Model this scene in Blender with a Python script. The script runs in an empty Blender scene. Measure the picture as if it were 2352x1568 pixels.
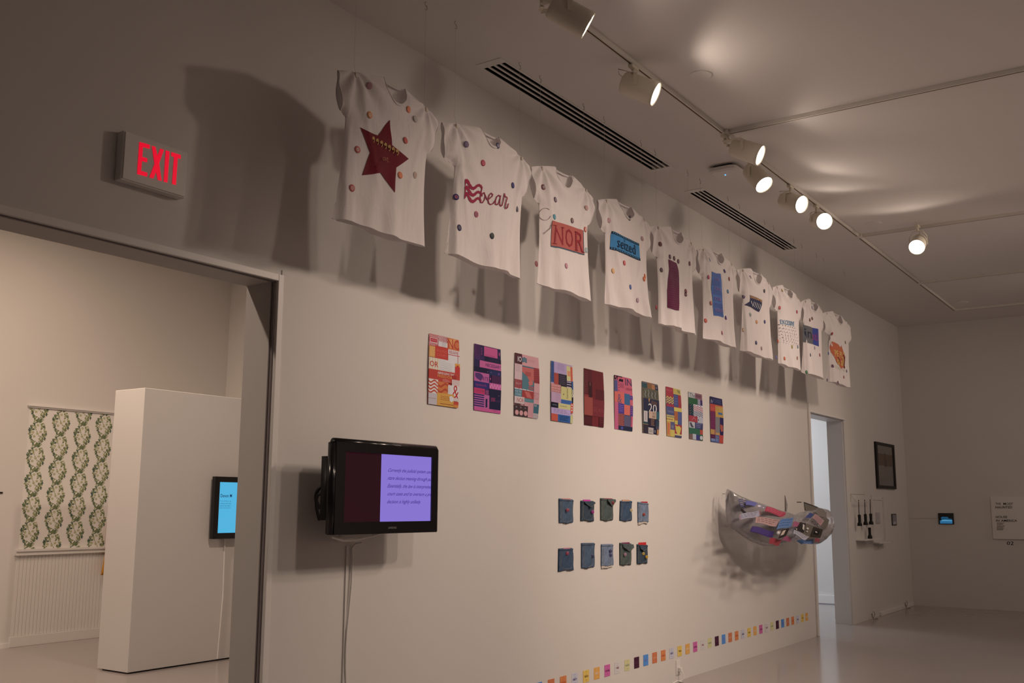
import bpy, bmesh, math, random
from mathutils import Vector, Matrix
random.seed(7)
SC = bpy.context.scene
COL = SC.collection
PI = math.pi
# ------------------------------------------------------------------ camera, world, lights, exposure
CR = Vector((0.56416, -0.82565, 0.00443)); CU = Vector((-0.13457, -0.08664, 0.98711)); CF = Vector((0.81462, 0.55740, 0.16007))
CAMP = Vector((0, -3.877, 1.457)); FPX = 2327.25
CR.normalize(); CF = (CF - CR * CF.dot(CR)).normalized(); CU = CR.cross(CF).normalized()
cam = bpy.data.cameras.new('camera'); camo = bpy.data.objects.new('camera', cam); COL.objects.link(camo)
cam.sensor_width = 36; cam.lens = FPX / 2352 * 36; cam.clip_start = 0.05; cam.clip_end = 100
m = Matrix((CR, CU, -CF)).transposed().to_4x4(); m.translation = CAMP; camo.matrix_world = m
SC.camera = camo
w = bpy.data.worlds.new('world'); SC.world = w; w.use_nodes = True
w.node_tree.nodes['Background'].inputs[0].default_value = (0.8, 0.75, 0.7, 1); w.node_tree.nodes['Background'].inputs[1].default_value = 0.02
SC.view_settings.view_transform = 'Standard'; SC.view_settings.look = 'None'
SC.view_settings.exposure = 0; SC.view_settings.gamma = 1; SC.view_settings.use_curve_mapping = False
WARM = (1.0, 0.79, 0.64)
def spot(p, aim, power, size=70, blend=0.6, r=0.12, col=WARM):
    l = bpy.data.lights.new('spot_light', 'SPOT'); l.energy = power; l.color = col
    l.spot_size = math.radians(size); l.spot_blend = blend; l.shadow_soft_size = r
    o = bpy.data.objects.new('spot_light', l); COL.objects.link(o); o.location = p
    o.rotation_euler = (Vector(aim) - Vector(p)).to_track_quat('-Z', 'Y').to_euler(); return o
def area(p, aim, power, sx, sy, col):
    l = bpy.data.lights.new('area_light', 'AREA'); l.energy = power; l.color = col; l.shape = 'RECTANGLE'; l.size = sx; l.size_y = sy
    o = bpy.data.objects.new('area_light', l); COL.objects.link(o); o.location = p
    o.rotation_euler = (Vector(aim) - Vector(p)).to_track_quat('-Z', 'Y').to_euler(); return o
# gallery lamps on the parts of the cross tracks beyond the frame, and two added between them, aimed at the long wall
spot((7.0, -3.25, 4.05), (7.9, 0, 0.8), 255, 60, 1.0)
spot((7.0, -3.7, 4.05), (5.7, 0, 1.1), 150, 85, 1.0)
spot((5.6, -4.1, 4.05), (5.4, 0, 1.2), 115, 75, 1.0)  # added off the tracks to spread the shirt shadows
spot((8.6, -4.1, 4.05), (8.2, 0, 1.5), 95, 85, 1.0)  # second added lamp between the tracks, also for shadow fill
spot((10.5, -2.95, 4.05), (8.8, 0, 1.6), 90, 95, 1.0)
spot((10.5, -3.5, 4.05), (10.2, 0, 1.7), 88, 95, 1.0)
spot((10.5, -4.0, 4.05), (11.6, 0, 1.7), 65, 95, 1.0)
spot((3.46, -3.6, 4.05), (5.0, 0, 1.6), 92, 62, 1.0)
spot((6.95, -3.2, 4.05), (4.2, 0, 2.0), 105, 72, 1.0, 0.1)
spot((13.2, -2.7, 4.05), (11.3, 0, 1.6), 62, 90, 1.0)
spot((13.2, -3.4, 4.05), (14.8, 0, 1.6), 44, 110, 1.0)
# unseen fill lamps added over the other half of the room, for bounce
for x in (3.5, 7.0, 10.5): spot((x, -6.0, 4.05), (x, -8.9, 1.6), 130, 110, 1.0)
for x in (7.5, 10.0): spot((x, -5.0, 4.05), (x + .3, -5.0, 0), 330, 95, 1.0)
spot((15.36, -6.0, 4.05), (16.4, -1.5, 1.8), 62, 110, 1.0)  # added to brighten the far end wall
# unseen annex lights, some added as fill, and cool daylight of the far room
area((5.0, 4.4, 4.4), (5.0, 4.6, 0), 70, 2.0, 1.2, (1.0, 0.74, 0.54))
spot((1.2, 2.9, 4.4), (5.6, 4.2, 1.3), 430, 75, 1.0, 0.06, (1.0, 0.77, 0.61))
spot((5.2, 0.9, 4.4), (6.6, 4.0, 1.2), 190, 70, 1.0, 0.06, (1.0, 0.79, 0.64))  # added fill for the front face of the partition
spot((0.3, 1.3, 4.4), (3.6, 0.3, 1.0), 190, 60, 1.0, 0.06, (1.0, 0.77, 0.61))  # added fill for the reveal of the wide opening
area((14.0, 2.6, 3.4), (15.0, 2.6, 1.0), 74, 1.2, 1.2, (0.90, 0.94, 1.0))

# ------------------------------------------------------------------ picture to plane helpers
def ray(px, py): return CR * (px - 1176) + CU * (784 - py) + CF * FPX
def on(px, py, ax, v):
    d = ray(px, py); return CAMP + d * ((v - CAMP[ax]) / d[ax])
def W(px, py, y=0.0): return on(px, py, 1, y)
H = 4.268; XB = 16.44; YS = -0.445
def crop(s, ox, oy): return lambda a, b: (ox + a / s, oy + b / s)

# ------------------------------------------------------------------ colour and materials
def lin1(c): c /= 255; return c / 12.92 if c <= 0.04045 else ((c + 0.055) / 1.055) ** 2.4
def lin(h):
    h = h.lstrip('#'); return tuple(lin1(int(h[i:i + 2], 16)) for i in (0, 2, 4))
REF = lin('a8927f')
def alb(h, ref=None, k=0.70):
    r = ref or REF; v = [a / b * k for a, b in zip(lin(h), r)]; q = max(1, max(v) / 0.86)
    return tuple(max(0.004, x / q) for x in v)
def mat(name, c, rough=0.6, spec=0.3, metal=0.0, noise=0.0, nscale=20, bump=0.0, emit=None, estr=1.0, coat=0.0, alpha=None):
    M = bpy.data.materials.new(name); M.use_nodes = True; nt = M.node_tree; b = nt.nodes['Principled BSDF']
    b.inputs['Base Color'].default_value = (*c, 1); b.inputs['Roughness'].default_value = rough
    b.inputs['Specular IOR Level'].default_value = spec; b.inputs['Metallic'].default_value = metal
    b.inputs['Coat Weight'].default_value = coat
    if noise or bump:
        tc = nt.nodes.new('ShaderNodeTexCoord'); n = nt.nodes.new('ShaderNodeTexNoise'); n.inputs['Scale'].default_value = nscale; n.inputs['Detail'].default_value = 4
        nt.links.new(tc.outputs['Object'], n.inputs['Vector'])
        if noise:
            mx = nt.nodes.new('ShaderNodeMix'); mx.data_type = 'RGBA'
            mx.inputs[6].default_value = (*[x * (1 - noise) for x in c], 1); mx.inputs[7].default_value = (*[min(1, x * (1 + noise)) for x in c], 1)
            nt.links.new(n.outputs['Fac'], mx.inputs[0]); nt.links.new(mx.outputs[2], b.inputs['Base Color'])
        if bump:
            bp = nt.nodes.new('ShaderNodeBump'); bp.inputs['Strength'].default_value = bump; bp.inputs['Distance'].default_value = 0.004
            nt.links.new(n.outputs['Fac'], bp.inputs['Height']); nt.links.new(bp.outputs['Normal'], b.inputs['Normal'])
    if emit:
        b.inputs['Emission Color'].default_value = (*emit, 1); b.inputs['Emission Strength'].default_value = estr
    return M
def print_mat(name, rough=0.55, emissive=0.0):
    M = bpy.data.materials.new(name); M.use_nodes = True; nt = M.node_tree; b = nt.nodes['Principled BSDF']
    a = nt.nodes.new('ShaderNodeVertexColor'); a.layer_name = 'ink'
    b.inputs['Roughness'].default_value = rough; b.inputs['Specular IOR Level'].default_value = 0.08
    if emissive:
        b.inputs['Base Color'].default_value = (0.01, 0.01, 0.01, 1); nt.links.new(a.outputs[0], b.inputs['Emission Color']); b.inputs['Emission Strength'].default_value = emissive
        b.inputs['Roughness'].default_value = 0.25
    else: nt.links.new(a.outputs[0], b.inputs['Base Color'])
    return M
WALLC = (0.705, 0.685, 0.67)
M = dict(
    wall=mat('painted_wall', WALLC, 0.75, 0.2, noise=0.015, nscale=3, bump=0.08),
    ceil=mat('ceiling_paint', (0.80, 0.775, 0.76), 0.85, 0.15, noise=0.015, nscale=2, bump=0.05),
    trim=mat('gloss_white_trim', (0.80, 0.78, 0.77), 0.4, 0.4, noise=0.01, bump=0.02),
    white=mat('white_plastic', (0.78, 0.76, 0.74), 0.4, 0.4, noise=0.01),
    lampw=mat('ivory_enamel', (0.74, 0.69, 0.58), 0.35, 0.4, noise=0.01),
    trackw=mat('track_white', (0.74, 0.71, 0.66), 0.5, 0.3, noise=0.01),
    slot=mat('track_slot_brass', (0.10, 0.055, 0.02), 0.5, 0.3, metal=0.4, noise=0.1),
    black=mat('black_gloss_plastic', (0.008, 0.007, 0.008), 0.18, 0.5, noise=0.1),
    blackm=mat('black_matt_plastic', (0.012, 0.011, 0.012), 0.5, 0.3, noise=0.1),
    duct=mat('dark_duct', (0.006, 0.005, 0.005), 0.9, 0.05, noise=0.1),
    steel=mat('bent_wire', (0.22, 0.2, 0.18), 0.4, 0.4, metal=0.8, noise=0.05),
    nylon=mat('nylon_thread', (0.55, 0.53, 0.5), 0.4, 0.4, noise=0.05),
    cloth=mat('white_jersey', (0.86, 0.82, 0.83), 0.9, 0.1, noise=0.02, nscale=60, bump=0.12),
    yellow=mat('ochre_cloth', (0.62, 0.30, 0.05), 0.9, 0.1, noise=0.12, nscale=30, bump=0.2),
    ink=print_mat('printed_ink'), screen=print_mat('lit_screen', 0.2, 1.0),
    glassdark=mat('dark_picture_glass', (0.13, 0.115, 0.11), 0.12, 0.5, noise=0.05),
    paper=mat('paper', (0.80, 0.78, 0.76), 0.7, 0.2, noise=0.01),
    panel=mat('grey_blue_panel', (0.27, 0.26, 0.30), 0.35, 0.4, noise=0.03),
    lens=mat('lit_lamp_lens', (0.9, 0.9, 0.85), 0.3, 0.4, emit=(1, 0.95, 0.88), estr=5.0),
    lensrim=mat('lit_reflector', (0.9, 0.9, 0.85), 0.3, 0.4, emit=(1, 0.85, 0.66), estr=1.5),
    exitred=mat('lit_red_letters', (0.5, 0.01, 0.02), 0.4, 0.3, emit=(0.66, 0.0, 0.022), estr=1.0),
    led=mat('blue_led', (0.1, 0.2, 0.9), 0.4, 0.3, emit=(0.05, 0.3, 1.0), estr=4.0),
    beige=mat('beige_card', (0.62, 0.55, 0.48), 0.6, 0.2, noise=0.02),
)
# polished floor
fm = mat('polished_epoxy_floor', (0.36, 0.325, 0.315), 0.16, 0.5, noise=0.05, nscale=1.3); M['floor'] = fm
nt = fm.node_tree; n2 = nt.nodes.new('ShaderNodeTexNoise'); n2.inputs['Scale'].default_value = 2.2; n2.inputs['Detail'].default_value = 5
mr = nt.nodes.new('ShaderNodeMapRange'); mr.inputs[3].default_value = 0.11; mr.inputs[4].default_value = 0.24
nt.links.new(n2.outputs['Fac'], mr.inputs[0]); nt.links.new(mr.outputs[0], nt.nodes['Principled BSDF'].inputs['Roughness'])
bp = nt.nodes.new('ShaderNodeBump'); bp.inputs['Strength'].default_value = 0.03; bp.inputs['Distance'].default_value = 0.01
nt.links.new(n2.outputs['Fac'], bp.inputs['Height']); nt.links.new(bp.outputs['Normal'], nt.nodes['Principled BSDF'].inputs['Normal'])
# clear plastic
pm = bpy.data.materials.new('clear_blister_plastic'); pm.use_nodes = True; nt = pm.node_tree; nt.nodes.clear()
out = nt.nodes.new('ShaderNodeOutputMaterial'); tr = nt.nodes.new('ShaderNodeBsdfTransparent'); gl = nt.nodes.new('ShaderNodeBsdfGlossy'); df = nt.nodes.new('ShaderNodeBsdfDiffuse')
tr.inputs[0].default_value = (0.86, 0.85, 0.86, 1); gl.inputs[0].default_value = (0.9, 0.9, 0.95, 1); gl.inputs[1].default_value = 0.06
df.inputs[0].default_value = (0.72, 0.71, 0.73, 1)
fr = nt.nodes.new('ShaderNodeFresnel'); fr.inputs[0].default_value = 1.75; m1 = nt.nodes.new('ShaderNodeMixShader'); m2 = nt.nodes.new('ShaderNodeMixShader')
m1.inputs[0].default_value = 0.36; nt.links.new(tr.outputs[0], m1.inputs[1]); nt.links.new(df.outputs[0], m1.inputs[2])
nt.links.new(fr.outputs[0], m2.inputs[0]); nt.links.new(m1.outputs[0], m2.inputs[1]); nt.links.new(gl.outputs[0], m2.inputs[2])
nz = nt.nodes.new('ShaderNodeTexNoise'); nz.inputs['Scale'].default_value = 14; nz.inputs['Detail'].default_value = 3
bb = nt.nodes.new('ShaderNodeBump'); bb.inputs['Strength'].default_value = 0.5; bb.inputs['Distance'].default_value = 0.02
nt.links.new(nz.outputs['Fac'], bb.inputs['Height']); nt.links.new(bb.outputs['Normal'], gl.inputs['Normal']); nt.links.new(bb.outputs['Normal'], fr.inputs['Normal'])
nt.links.new(m2.outputs[0], out.inputs[0]); M['plastic'] = pm
cl = M['cloth']; nt = cl.node_tree
tcb = nt.nodes.new('ShaderNodeTexCoord'); mpb = nt.nodes.new('ShaderNodeMapping'); mpb.inputs['Scale'].default_value = (13, 7, 3.4); mpb.inputs['Rotation'].default_value = (0, .12, 0)
nzb = nt.nodes.new('ShaderNodeTexNoise'); nzb.inputs['Scale'].default_value = 1; nzb.inputs['Detail'].default_value = 3; nzb.inputs['Distortion'].default_value = .5
bpb = nt.nodes.new('ShaderNodeBump'); bpb.inputs['Strength'].default_value = .5; bpb.inputs['Distance'].default_value = .016
nt.links.new(tcb.outputs['Object'], mpb.inputs[0]); nt.links.new(mpb.outputs[0], nzb.inputs['Vector']); nt.links.new(nzb.outputs['Fac'], bpb.inputs['Height'])
nt.links.new(nt.nodes['Principled BSDF'].inputs['Normal'].links[0].from_socket, bpb.inputs['Normal']); nt.links.new(bpb.outputs['Normal'], nt.nodes['Principled BSDF'].inputs['Normal'])
bs = nt.nodes['Principled BSDF']; mo = nt.nodes['Material Output']
tl = nt.nodes.new('ShaderNodeBsdfTranslucent'); tl.inputs[0].default_value = (.86, .82, .82, 1); mxs = nt.nodes.new('ShaderNodeMixShader'); mxs.inputs[0].default_value = 0.22
nt.links.new(bs.outputs[0], mxs.inputs[1]); nt.links.new(tl.outputs[0], mxs.inputs[2]); nt.links.new(mxs.outputs[0], mo.inputs[0])
def denim(name, c):
    mm = mat(name, c, 0.9, 0.1, noise=0.3, nscale=45, bump=0.4)
    nt = mm.node_tree; b = nt.nodes['Principled BSDF']; tc = nt.nodes.new('ShaderNodeTexCoord')
    wv = nt.nodes.new('ShaderNodeTexNoise'); wv.inputs['Scale'].default_value = 9; mp = nt.nodes.new('ShaderNodeMapping'); mp.inputs['Scale'].default_value = (14, 4, 6)
    nt.links.new(tc.outputs['Object'], mp.inputs[0]); nt.links.new(mp.outputs[0], wv.inputs['Vector']); wm = nt.nodes.new('ShaderNodeMapRange'); wm.inputs[1].default_value = .3; wm.inputs[2].default_value = .7; wm.inputs[3].default_value = .35; wm.inputs[4].default_value = .85; nt.links.new(wv.outputs['Fac'], wm.inputs[0])
    src = b.inputs['Base Color'].links[0].from_socket
    mx = nt.nodes.new('ShaderNodeMix'); mx.data_type = 'RGBA'; mx.blend_type = 'OVERLAY'; mx.inputs[0].default_value = 0.45
    nt.links.new(src, mx.inputs[6]); nt.links.new(wm.outputs[0], mx.inputs[7]); nt.links.new(mx.outputs[2], b.inputs['Base Color'])
    return mm
CM = {}
def cmat(h):
    if h not in CM: CM[h] = mat('colour_' + h.strip('#'), alb(h), 0.35, 0.4, noise=0.02)
    return CM[h]

# ------------------------------------------------------------------ mesh builder
LOC = {}
class MB:
    def __init__(s): s.v = []; s.f = []; s.c = []
    def add(s, vs, fs, col=None):
        o = len(s.v); s.v += [tuple(p) for p in vs]; s.f += [tuple(i + o for i in f) for f in fs]; s.c += [col] * len(fs); return s
    def box(s, x0, x1, y0, y1, z0, z1, col=None):
        return s.add([(x0, y0, z0), (x1, y0, z0), (x1, y1, z0), (x0, y1, z0), (x0, y0, z1), (x1, y0, z1), (x1, y1, z1), (x0, y1, z1)],
                     [(3, 2, 1, 0), (4, 5, 6, 7), (0, 1, 5, 4), (1, 2, 6, 5), (2, 3, 7, 6), (3, 0, 4, 7)], col)
    def tube(s, pts, r, n=8, caps=True):
        pts = [Vector(p) for p in pts]; rs = r if isinstance(r, (list, tuple)) else [r] * len(pts); vs = []; fs = []; up = None
        for i, p in enumerate(pts):
            t = (pts[min(i + 1, len(pts) - 1)] - pts[max(i - 1, 0)]).normalized()
            if up is None: up = Vector((0, 0, 1)) if abs(t.z) < 0.9 else Vector((1, 0, 0))
            a = t.cross(up).normalized(); b = a.cross(t).normalized(); up = b
            for k in range(n): an = 2 * PI * k / n; vs.append(p + (a * math.cos(an) + b * math.sin(an)) * rs[i])
        for i in range(len(pts) - 1):
            for k in range(n): fs.append((i * n + k, i * n + (k + 1) % n, (i + 1) * n + (k + 1) % n, (i + 1) * n + k))
        if caps: fs.append(tuple(range(n - 1, -1, -1))); fs.append(tuple((len(pts) - 1) * n + k for k in range(n)))
        return s.add(vs, fs)
    def lathe(s, p0, axis, prof, n=24):   # prof: (dist along axis, radius)
        ax = Vector(axis).normalized(); a = ax.cross(Vector((0, 0, 1)) if abs(ax.z) < 0.95 else Vector((1, 0, 0))).normalized(); b = ax.cross(a); p0 = Vector(p0); vs = []; fs = []
        for d, r in prof:
            for k in range(n): an = 2 * PI * k / n; vs.append(p0 + ax * d + (a * math.cos(an) + b * math.sin(an)) * r)
        for i in range(len(prof) - 1):
            for k in range(n): fs.append((i * n + k, i * n + (k + 1) % n, (i + 1) * n + (k + 1) % n, (i + 1) * n + k))
        return s.add(vs, fs)
    def grid(s, fn, nu, nv, flip=False):
        vs = [fn(i / nu, j / nv) for j in range(nv + 1) for i in range(nu + 1)]; fs = []
        for j in range(nv):
            for i in range(nu):
                q = (j * (nu + 1) + i, j * (nu + 1) + i + 1, (j + 1) * (nu + 1) + i + 1, (j + 1) * (nu + 1) + i)
                fs.append(q[::-1] if flip else q)
        return s.add(vs, fs)
def make(name, mb, material, parent=None, smooth=False, bevel=0.0, loc=None, label=None, kind=None, solid=0.0):
    base = Vector(loc) if loc is not None else (LOC[parent.name] if parent else Vector((0, 0, 0)))
    if parent: base = LOC[parent.name]
    me = bpy.data.meshes.new(name); me.from_pydata([tuple(Vector(p) - base) for p in mb.v], [], mb.f)
    if material: me.materials.append(material)
    if any(c is not None for c in mb.c):
        at = me.color_attributes.new('ink', 'FLOAT_COLOR', 'CORNER'); k = 0
        buf = []
        for f, c in zip(mb.f, mb.c): buf += list((*(c or (1, 1, 1)), 1)) * len(f)
        at.data.foreach_set('color', buf)
    if smooth:
        me.polygons.foreach_set('use_smooth', [True] * len(me.polygons))
    me.update(); o = bpy.data.objects.new(name, me); COL.objects.link(o)
    if parent: o.parent = parent
    else: o.location = base
    LOC[o.name] = base
    if bevel:
        b = o.modifiers.new('bevel', 'BEVEL'); b.width = bevel; b.segments = 2; b.limit_method = 'ANGLE'
    if solid:
        b = o.modifiers.new('solid', 'SOLIDIFY'); b.thickness = solid; b.offset = 0
    if label: o['label'] = label
    if kind: o['kind'] = kind
    return o
def tag(o, label, cat, group=None):
    o['label'] = label; o['category'] = cat
    if group: o['group'] = group
    return o
def thing(name, label, cat, loc, group=None):
    o = bpy.data.objects.new(name, None); COL.objects.link(o); o.location = loc; o.empty_display_size = 0.05; LOC[o.name] = Vector(loc)
    return tag(o, label, cat, group)
def struct(name, mb, mt, **k): return make(name, mb, mt, kind='structure', **k)

# ------------------------------------------------------------------ flat print kit
TXT = {}
def text_geo(s, bold=0.0, fine=False):
    bold = min(bold, .01)
    key = (s, bold, fine)
    if key not in TXT:
        cu = bpy.data.curves.new('t', 'FONT'); cu.body = s; cu.resolution_u = 2; cu.offset = bold; cu.fill_mode = 'FRONT'
        ob = bpy.data.objects.new('t', cu); COL.objects.link(ob); bpy.context.view_layer.update()
        me = bpy.data.meshes.new_from_object(ob, depsgraph=bpy.context.evaluated_depsgraph_get())
        if fine:
            bm = bmesh.new(); bm.from_mesh(me); bmesh.ops.triangulate(bm, faces=bm.faces)
            for _ in range(3):
                ed = [e for e in bm.edges if e.calc_length() > .16 * max(1, len(s) * .35)]
                if ed: bmesh.ops.subdivide_edges(bm, edges=ed, cuts=1); bmesh.ops.triangulate(bm, faces=bm.faces)
            bm.to_mesh(me); bm.free()
        vs = [(v.co.x, v.co.y) for v in me.vertices]; fs = [tuple(p.vertices) for p in me.polygons]
        bpy.data.objects.remove(ob); bpy.data.curves.remove(cu); bpy.data.meshes.remove(me)
        x0 = min(v[0] for v in vs); x1 = max(v[0] for v in vs); y0 = min(v[1] for v in vs); y1 = max(v[1] for v in vs)
        TXT[key] = ([((x - x0) / (x1 - x0), (y1 - y) / max(1e-6, y1 - y0)) for x, y in vs], fs)
    return TXT[key]
class Print:
    """layers of flat ink; fn(u, v, h) gives a point, u to the right, v downwards, h the height of the layer"""
    def __init__(s, fn, ref=None, raw=False, step=0.0003, h0=0.0008, cell=0.12): s.fn = fn; s.mb = MB(); s.h = h0; s.ref = ref; s.raw = raw; s.step = step; s.cell = cell
    def col(s, c):
        if s.raw: return lin(c)
        v = alb(c, s.ref, .60); g = .3 * v[0] + .59 * v[1] + .11 * v[2]; return tuple(x * .86 + g * .14 for x in v)
    def quadg(s, P, c, n=None, m=None):   # P four (u,v) corners tl,tr,br,bl
        (a, b, c2, d) = P
        w_ = max(math.dist(a, b), math.dist(d, c2)); h_ = max(math.dist(a, d), math.dist(b, c2))
        nu = n or max(1, math.ceil(w_ / s.cell)); nv = m or max(1, math.ceil(h_ / s.cell)); vs = []; fs = []
        for j in range(nv + 1):
            for i in range(nu + 1):
                x = i / nu; y = j / nv
                u = (a[0] * (1 - x) + b[0] * x) * (1 - y) + (d[0] * (1 - x) + c2[0] * x) * y
                v = (a[1] * (1 - x) + b[1] * x) * (1 - y) + (d[1] * (1 - x) + c2[1] * x) * y
                vs.append(s.fn(u, v, s.h))
        for j in range(nv):
            for i in range(nu): fs.append(((j + 1) * (nu + 1) + i, (j + 1) * (nu + 1) + i + 1, j * (nu + 1) + i + 1, j * (nu + 1) + i))
        s.mb.add(vs, fs, s.col(c))
    def r(s, u0, v0, u1, v1, c): s.quadg([(u0, v0), (u1, v0), (u1, v1), (u0, v1)], c); s.h += s.step
    def stripes(s, u0, v0, u1, v1, n, c, duty=0.5):
        for k in range(n):
            a = v0 + (v1 - v0) * k / n; s.quadg([(u0, a), (u1, a), (u1, a + (v1 - v0) / n * duty), (u0, a + (v1 - v0) / n * duty)], c)
        s.h += s.step
    def vstripes(s, u0, v0, u1, v1, n, c, duty=0.5):
        for k in range(n):
            a = u0 + (u1 - u0) * k / n; b = a + (u1 - u0) / n * duty; s.quadg([(a, v0), (b, v0), (b, v1), (a, v1)], c)
        s.h += s.step
    def band(s, pts, w_, c, vert=True):   # ribbon through pts of constant vertical thickness
        for p, q in zip(pts, pts[1:]):
            P = [p, q, (q[0], q[1] + w_), (p[0], p[1] + w_)] if vert else [p, (p[0] + w_, p[1]), (q[0] + w_, q[1]), q]
            s.quadg(P, c, 1, 1)
    def waves(s, u0, v0, u1, v1, n, c, cyc=2, amp=0.3, zig=False, duty=0.5, steps=16):
        dv = (v1 - v0) / n
        for k in range(n):
            pts = []
            for i in range(steps + 1):
                t = i / steps; ph = t * cyc; y = (abs((ph % 1) * 2 - 1) * 2 - 1) if zig else math.sin(2 * PI * ph)
                pts.append((u0 + (u1 - u0) * t, v0 + dv * (k + 0.25) + amp * dv * y))
            s.band(pts, dv * duty, c)
        s.h += s.step
    def stroke(s, pts, wd, c, asp=1.0):   # pen stroke in uv; asp = metres of v per metre of u
        P = [Vector((p[0], p[1] * asp)) for p in pts]
        for p, q in zip(P, P[1:]):
            d = (q - p)
            if d.length < 1e-9: continue
            nn = Vector((-d.y, d.x)).normalized() * wd / 2; e = d.normalized() * wd * 0.3
            a, b, c_, d_ = p + nn - e, q + nn + e, q - nn + e, p - nn - e
            s.mb.add([s.fn(x.x, x.y / asp, s.h) for x in (a, b, c_, d_)], [(3, 2, 1, 0)], s.col(c)); s.h += s.step * 0.02
        s.h += s.step
    def text(s, t, u0, v0, u1, v1, c, bold=0.0, P=None, shear=0.0):
        vs, fs = text_geo(t, bold, s.step > .0005)
        if P is None: P = [(u0, v0), (u1, v0), (u1, v1), (u0, v1)]
        a, b, c2, d = P; o = []
        for x, y in vs:
            x += shear * (1 - y)
            o.append(s.fn((a[0] * (1 - x) + b[0] * x) * (1 - y) + (d[0] * (1 - x) + c2[0] * x) * y, (a[1] * (1 - x) + b[1] * x) * (1 - y) + (d[1] * (1 - x) + c2[1] * x) * y, s.h))
        s.mb.add(o, fs, s.col(c)); s.h += s.step
    def lines(s, u0, v0, u1, v1, n, c, duty=0.4):   # block of small type, too small to read
        rnd = random.Random(int(u0 * 977 + v0 * 7919 + n))
        for k in range(n):
            a = v0 + (v1 - v0) * k / n; x = u0
            end = u1 - (u1 - u0) * 0.25 * rnd.random()
            while x < end:
                w_ = (u1 - u0) * (0.08 + 0.14 * rnd.random()); s.quadg([(x, a), (min(x + w_, end), a), (min(x + w_, end), a + (v1 - v0) / n * duty), (x, a + (v1 - v0) / n * duty)], c, 1, 1); x += w_ + (u1 - u0) * 0.04
        s.h += s.step
    def ell(s, u, v, a, b, c, n=18):
        vs = [s.fn(u + a * math.cos(2 * PI * k / n), v + b * math.sin(2 * PI * k / n), s.h) for k in range(n)]
        s.mb.add(vs, [tuple(range(n))], s.col(c)); s.h += s.step
    def poly(s, pts, c, center=None, k=5, sub=6):
        cx, cy = center or (sum(p[0] for p in pts) / len(pts), sum(p[1] for p in pts) / len(pts)); B = []
        for i, p in enumerate(pts):
            q = pts[(i + 1) % len(pts)]
            for j in range(sub): B.append((p[0] + (q[0] - p[0]) * j / sub, p[1] + (q[1] - p[1]) * j / sub))
        n = len(B); vs = [s.fn(cx, cy, s.h)]; fs = []
        for r_ in range(1, k + 1):
            for b in B: vs.append(s.fn(cx + (b[0] - cx) * r_ / k, cy + (b[1] - cy) * r_ / k, s.h))
        for i in range(n): fs.append((0, 1 + (i + 1) % n, 1 + i))
        for r_ in range(k - 1):
            for i in range(n): a = 1 + r_ * n + i; b = 1 + r_ * n + (i + 1) % n; fs.append((a, b, b + n, a + n))
        s.mb.add(vs, fs, s.col(c)); s.h += s.step
    def done(s, name, parent, mt=None, label=None): return make(name, s.mb, mt or M['ink'], parent, label=label)

# ------------------------------------------------------------------ room shell
X0, XN, YN = -4.0, XB, -9.0
T = 0.22; D1 = (-0.55, 3.515, 2.59); D2 = (11.92, 13.31, 2.575)
b = MB(); b.box(X0 - .2, D1[0], 0, T, 0, H); b.box(D1[0], D1[1], 0, T, D1[2], H); b.box(D1[1], D2[0], 0, T, 0, H); b.box(D2[0], D2[1], 0, T, D2[2], H); b.box(D2[1], XB + .2, 0, T, 0, H)
struct('wall_left', b, M['wall'])
struct('wall_back', MB().box(XB, XB + .2, YN, 0, 0, H), M['wall'])
struct('wall_right', MB().box(X0 - .2, XB + .2, YN - .2, YN, 0, H), M['wall'])
struct('wall_near', MB().box(X0 - .2, X0, YN, 0, 0, H), M['wall'])
struct('floor', MB().box(X0 - .2, 21, YN - .2, 9.2, -0.1, 0), M['floor'])
# ceiling with two openings for the slot diffusers
VENTS = [(4.96, 7.52, -0.385, -0.185), (8.15, 10.78, -0.36, -0.18)]
b = MB(); y0, y1 = YN - .2, T
xs = [X0 - .2, VENTS[0][0] + .05, VENTS[0][1] - .05, VENTS[1][0] + .05, VENTS[1][1] - .05, XB + .2]
for i in range(5):
    if i in (1, 3):
        v = VENTS[i // 2]; b.box(xs[i], xs[i + 1], y0, v[2] + .004, H, H + .05); b.box(xs[i], xs[i + 1], v[3] - .004, y1, H, H + .05)
    else: b.box(xs[i], xs[i + 1], y0, y1, H, H + .05)
struct('ceiling', b, M['ceil'])
# annex room behind the wide opening
struct('wall_annex_back', MB().box(-4, 9.4, 6.45, 6.6, 0, 4.6), M['wall'])
struct('wall_annex_right', MB().box(8.6, 8.75, T, 6.45, 0, 4.6), M['wall'])
struct('wall_annex_left', MB().box(-4.15, -4, T, 6.6, 0, 4.6), M['wall'])
struct('ceiling_annex', MB().box(-4.15, 9.4, T, 6.6, 4.6, 4.7), M['ceil'])
# far room behind the narrow door
struct('wall_far_room_back', MB().box(10.5, 19.5, 4.2, 4.3, 0, 3.6), M['wall'])
struct('wall_far_room_side', MB().box(15.86, 16.0, T, 4.2, 0, 3.6), M['wall'])
struct('wall_far_room_near', MB().box(10.4, 10.5, T, 4.2, 0, 3.6), M['wall'])
struct('ceiling_far_room', MB().box(10.4, 19.5, T, 4.3, 3.6, 3.7), M['ceil'])
b = MB().box(15.82, 15.86, T, 4.2, 0.0, 0.13)
struct('baseboard_far_room', b, M['trim'])
struct('trim_3', MB().box(15.815, 15.86, T, 4.2, 0.0, 0.012), M['panel'])
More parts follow.
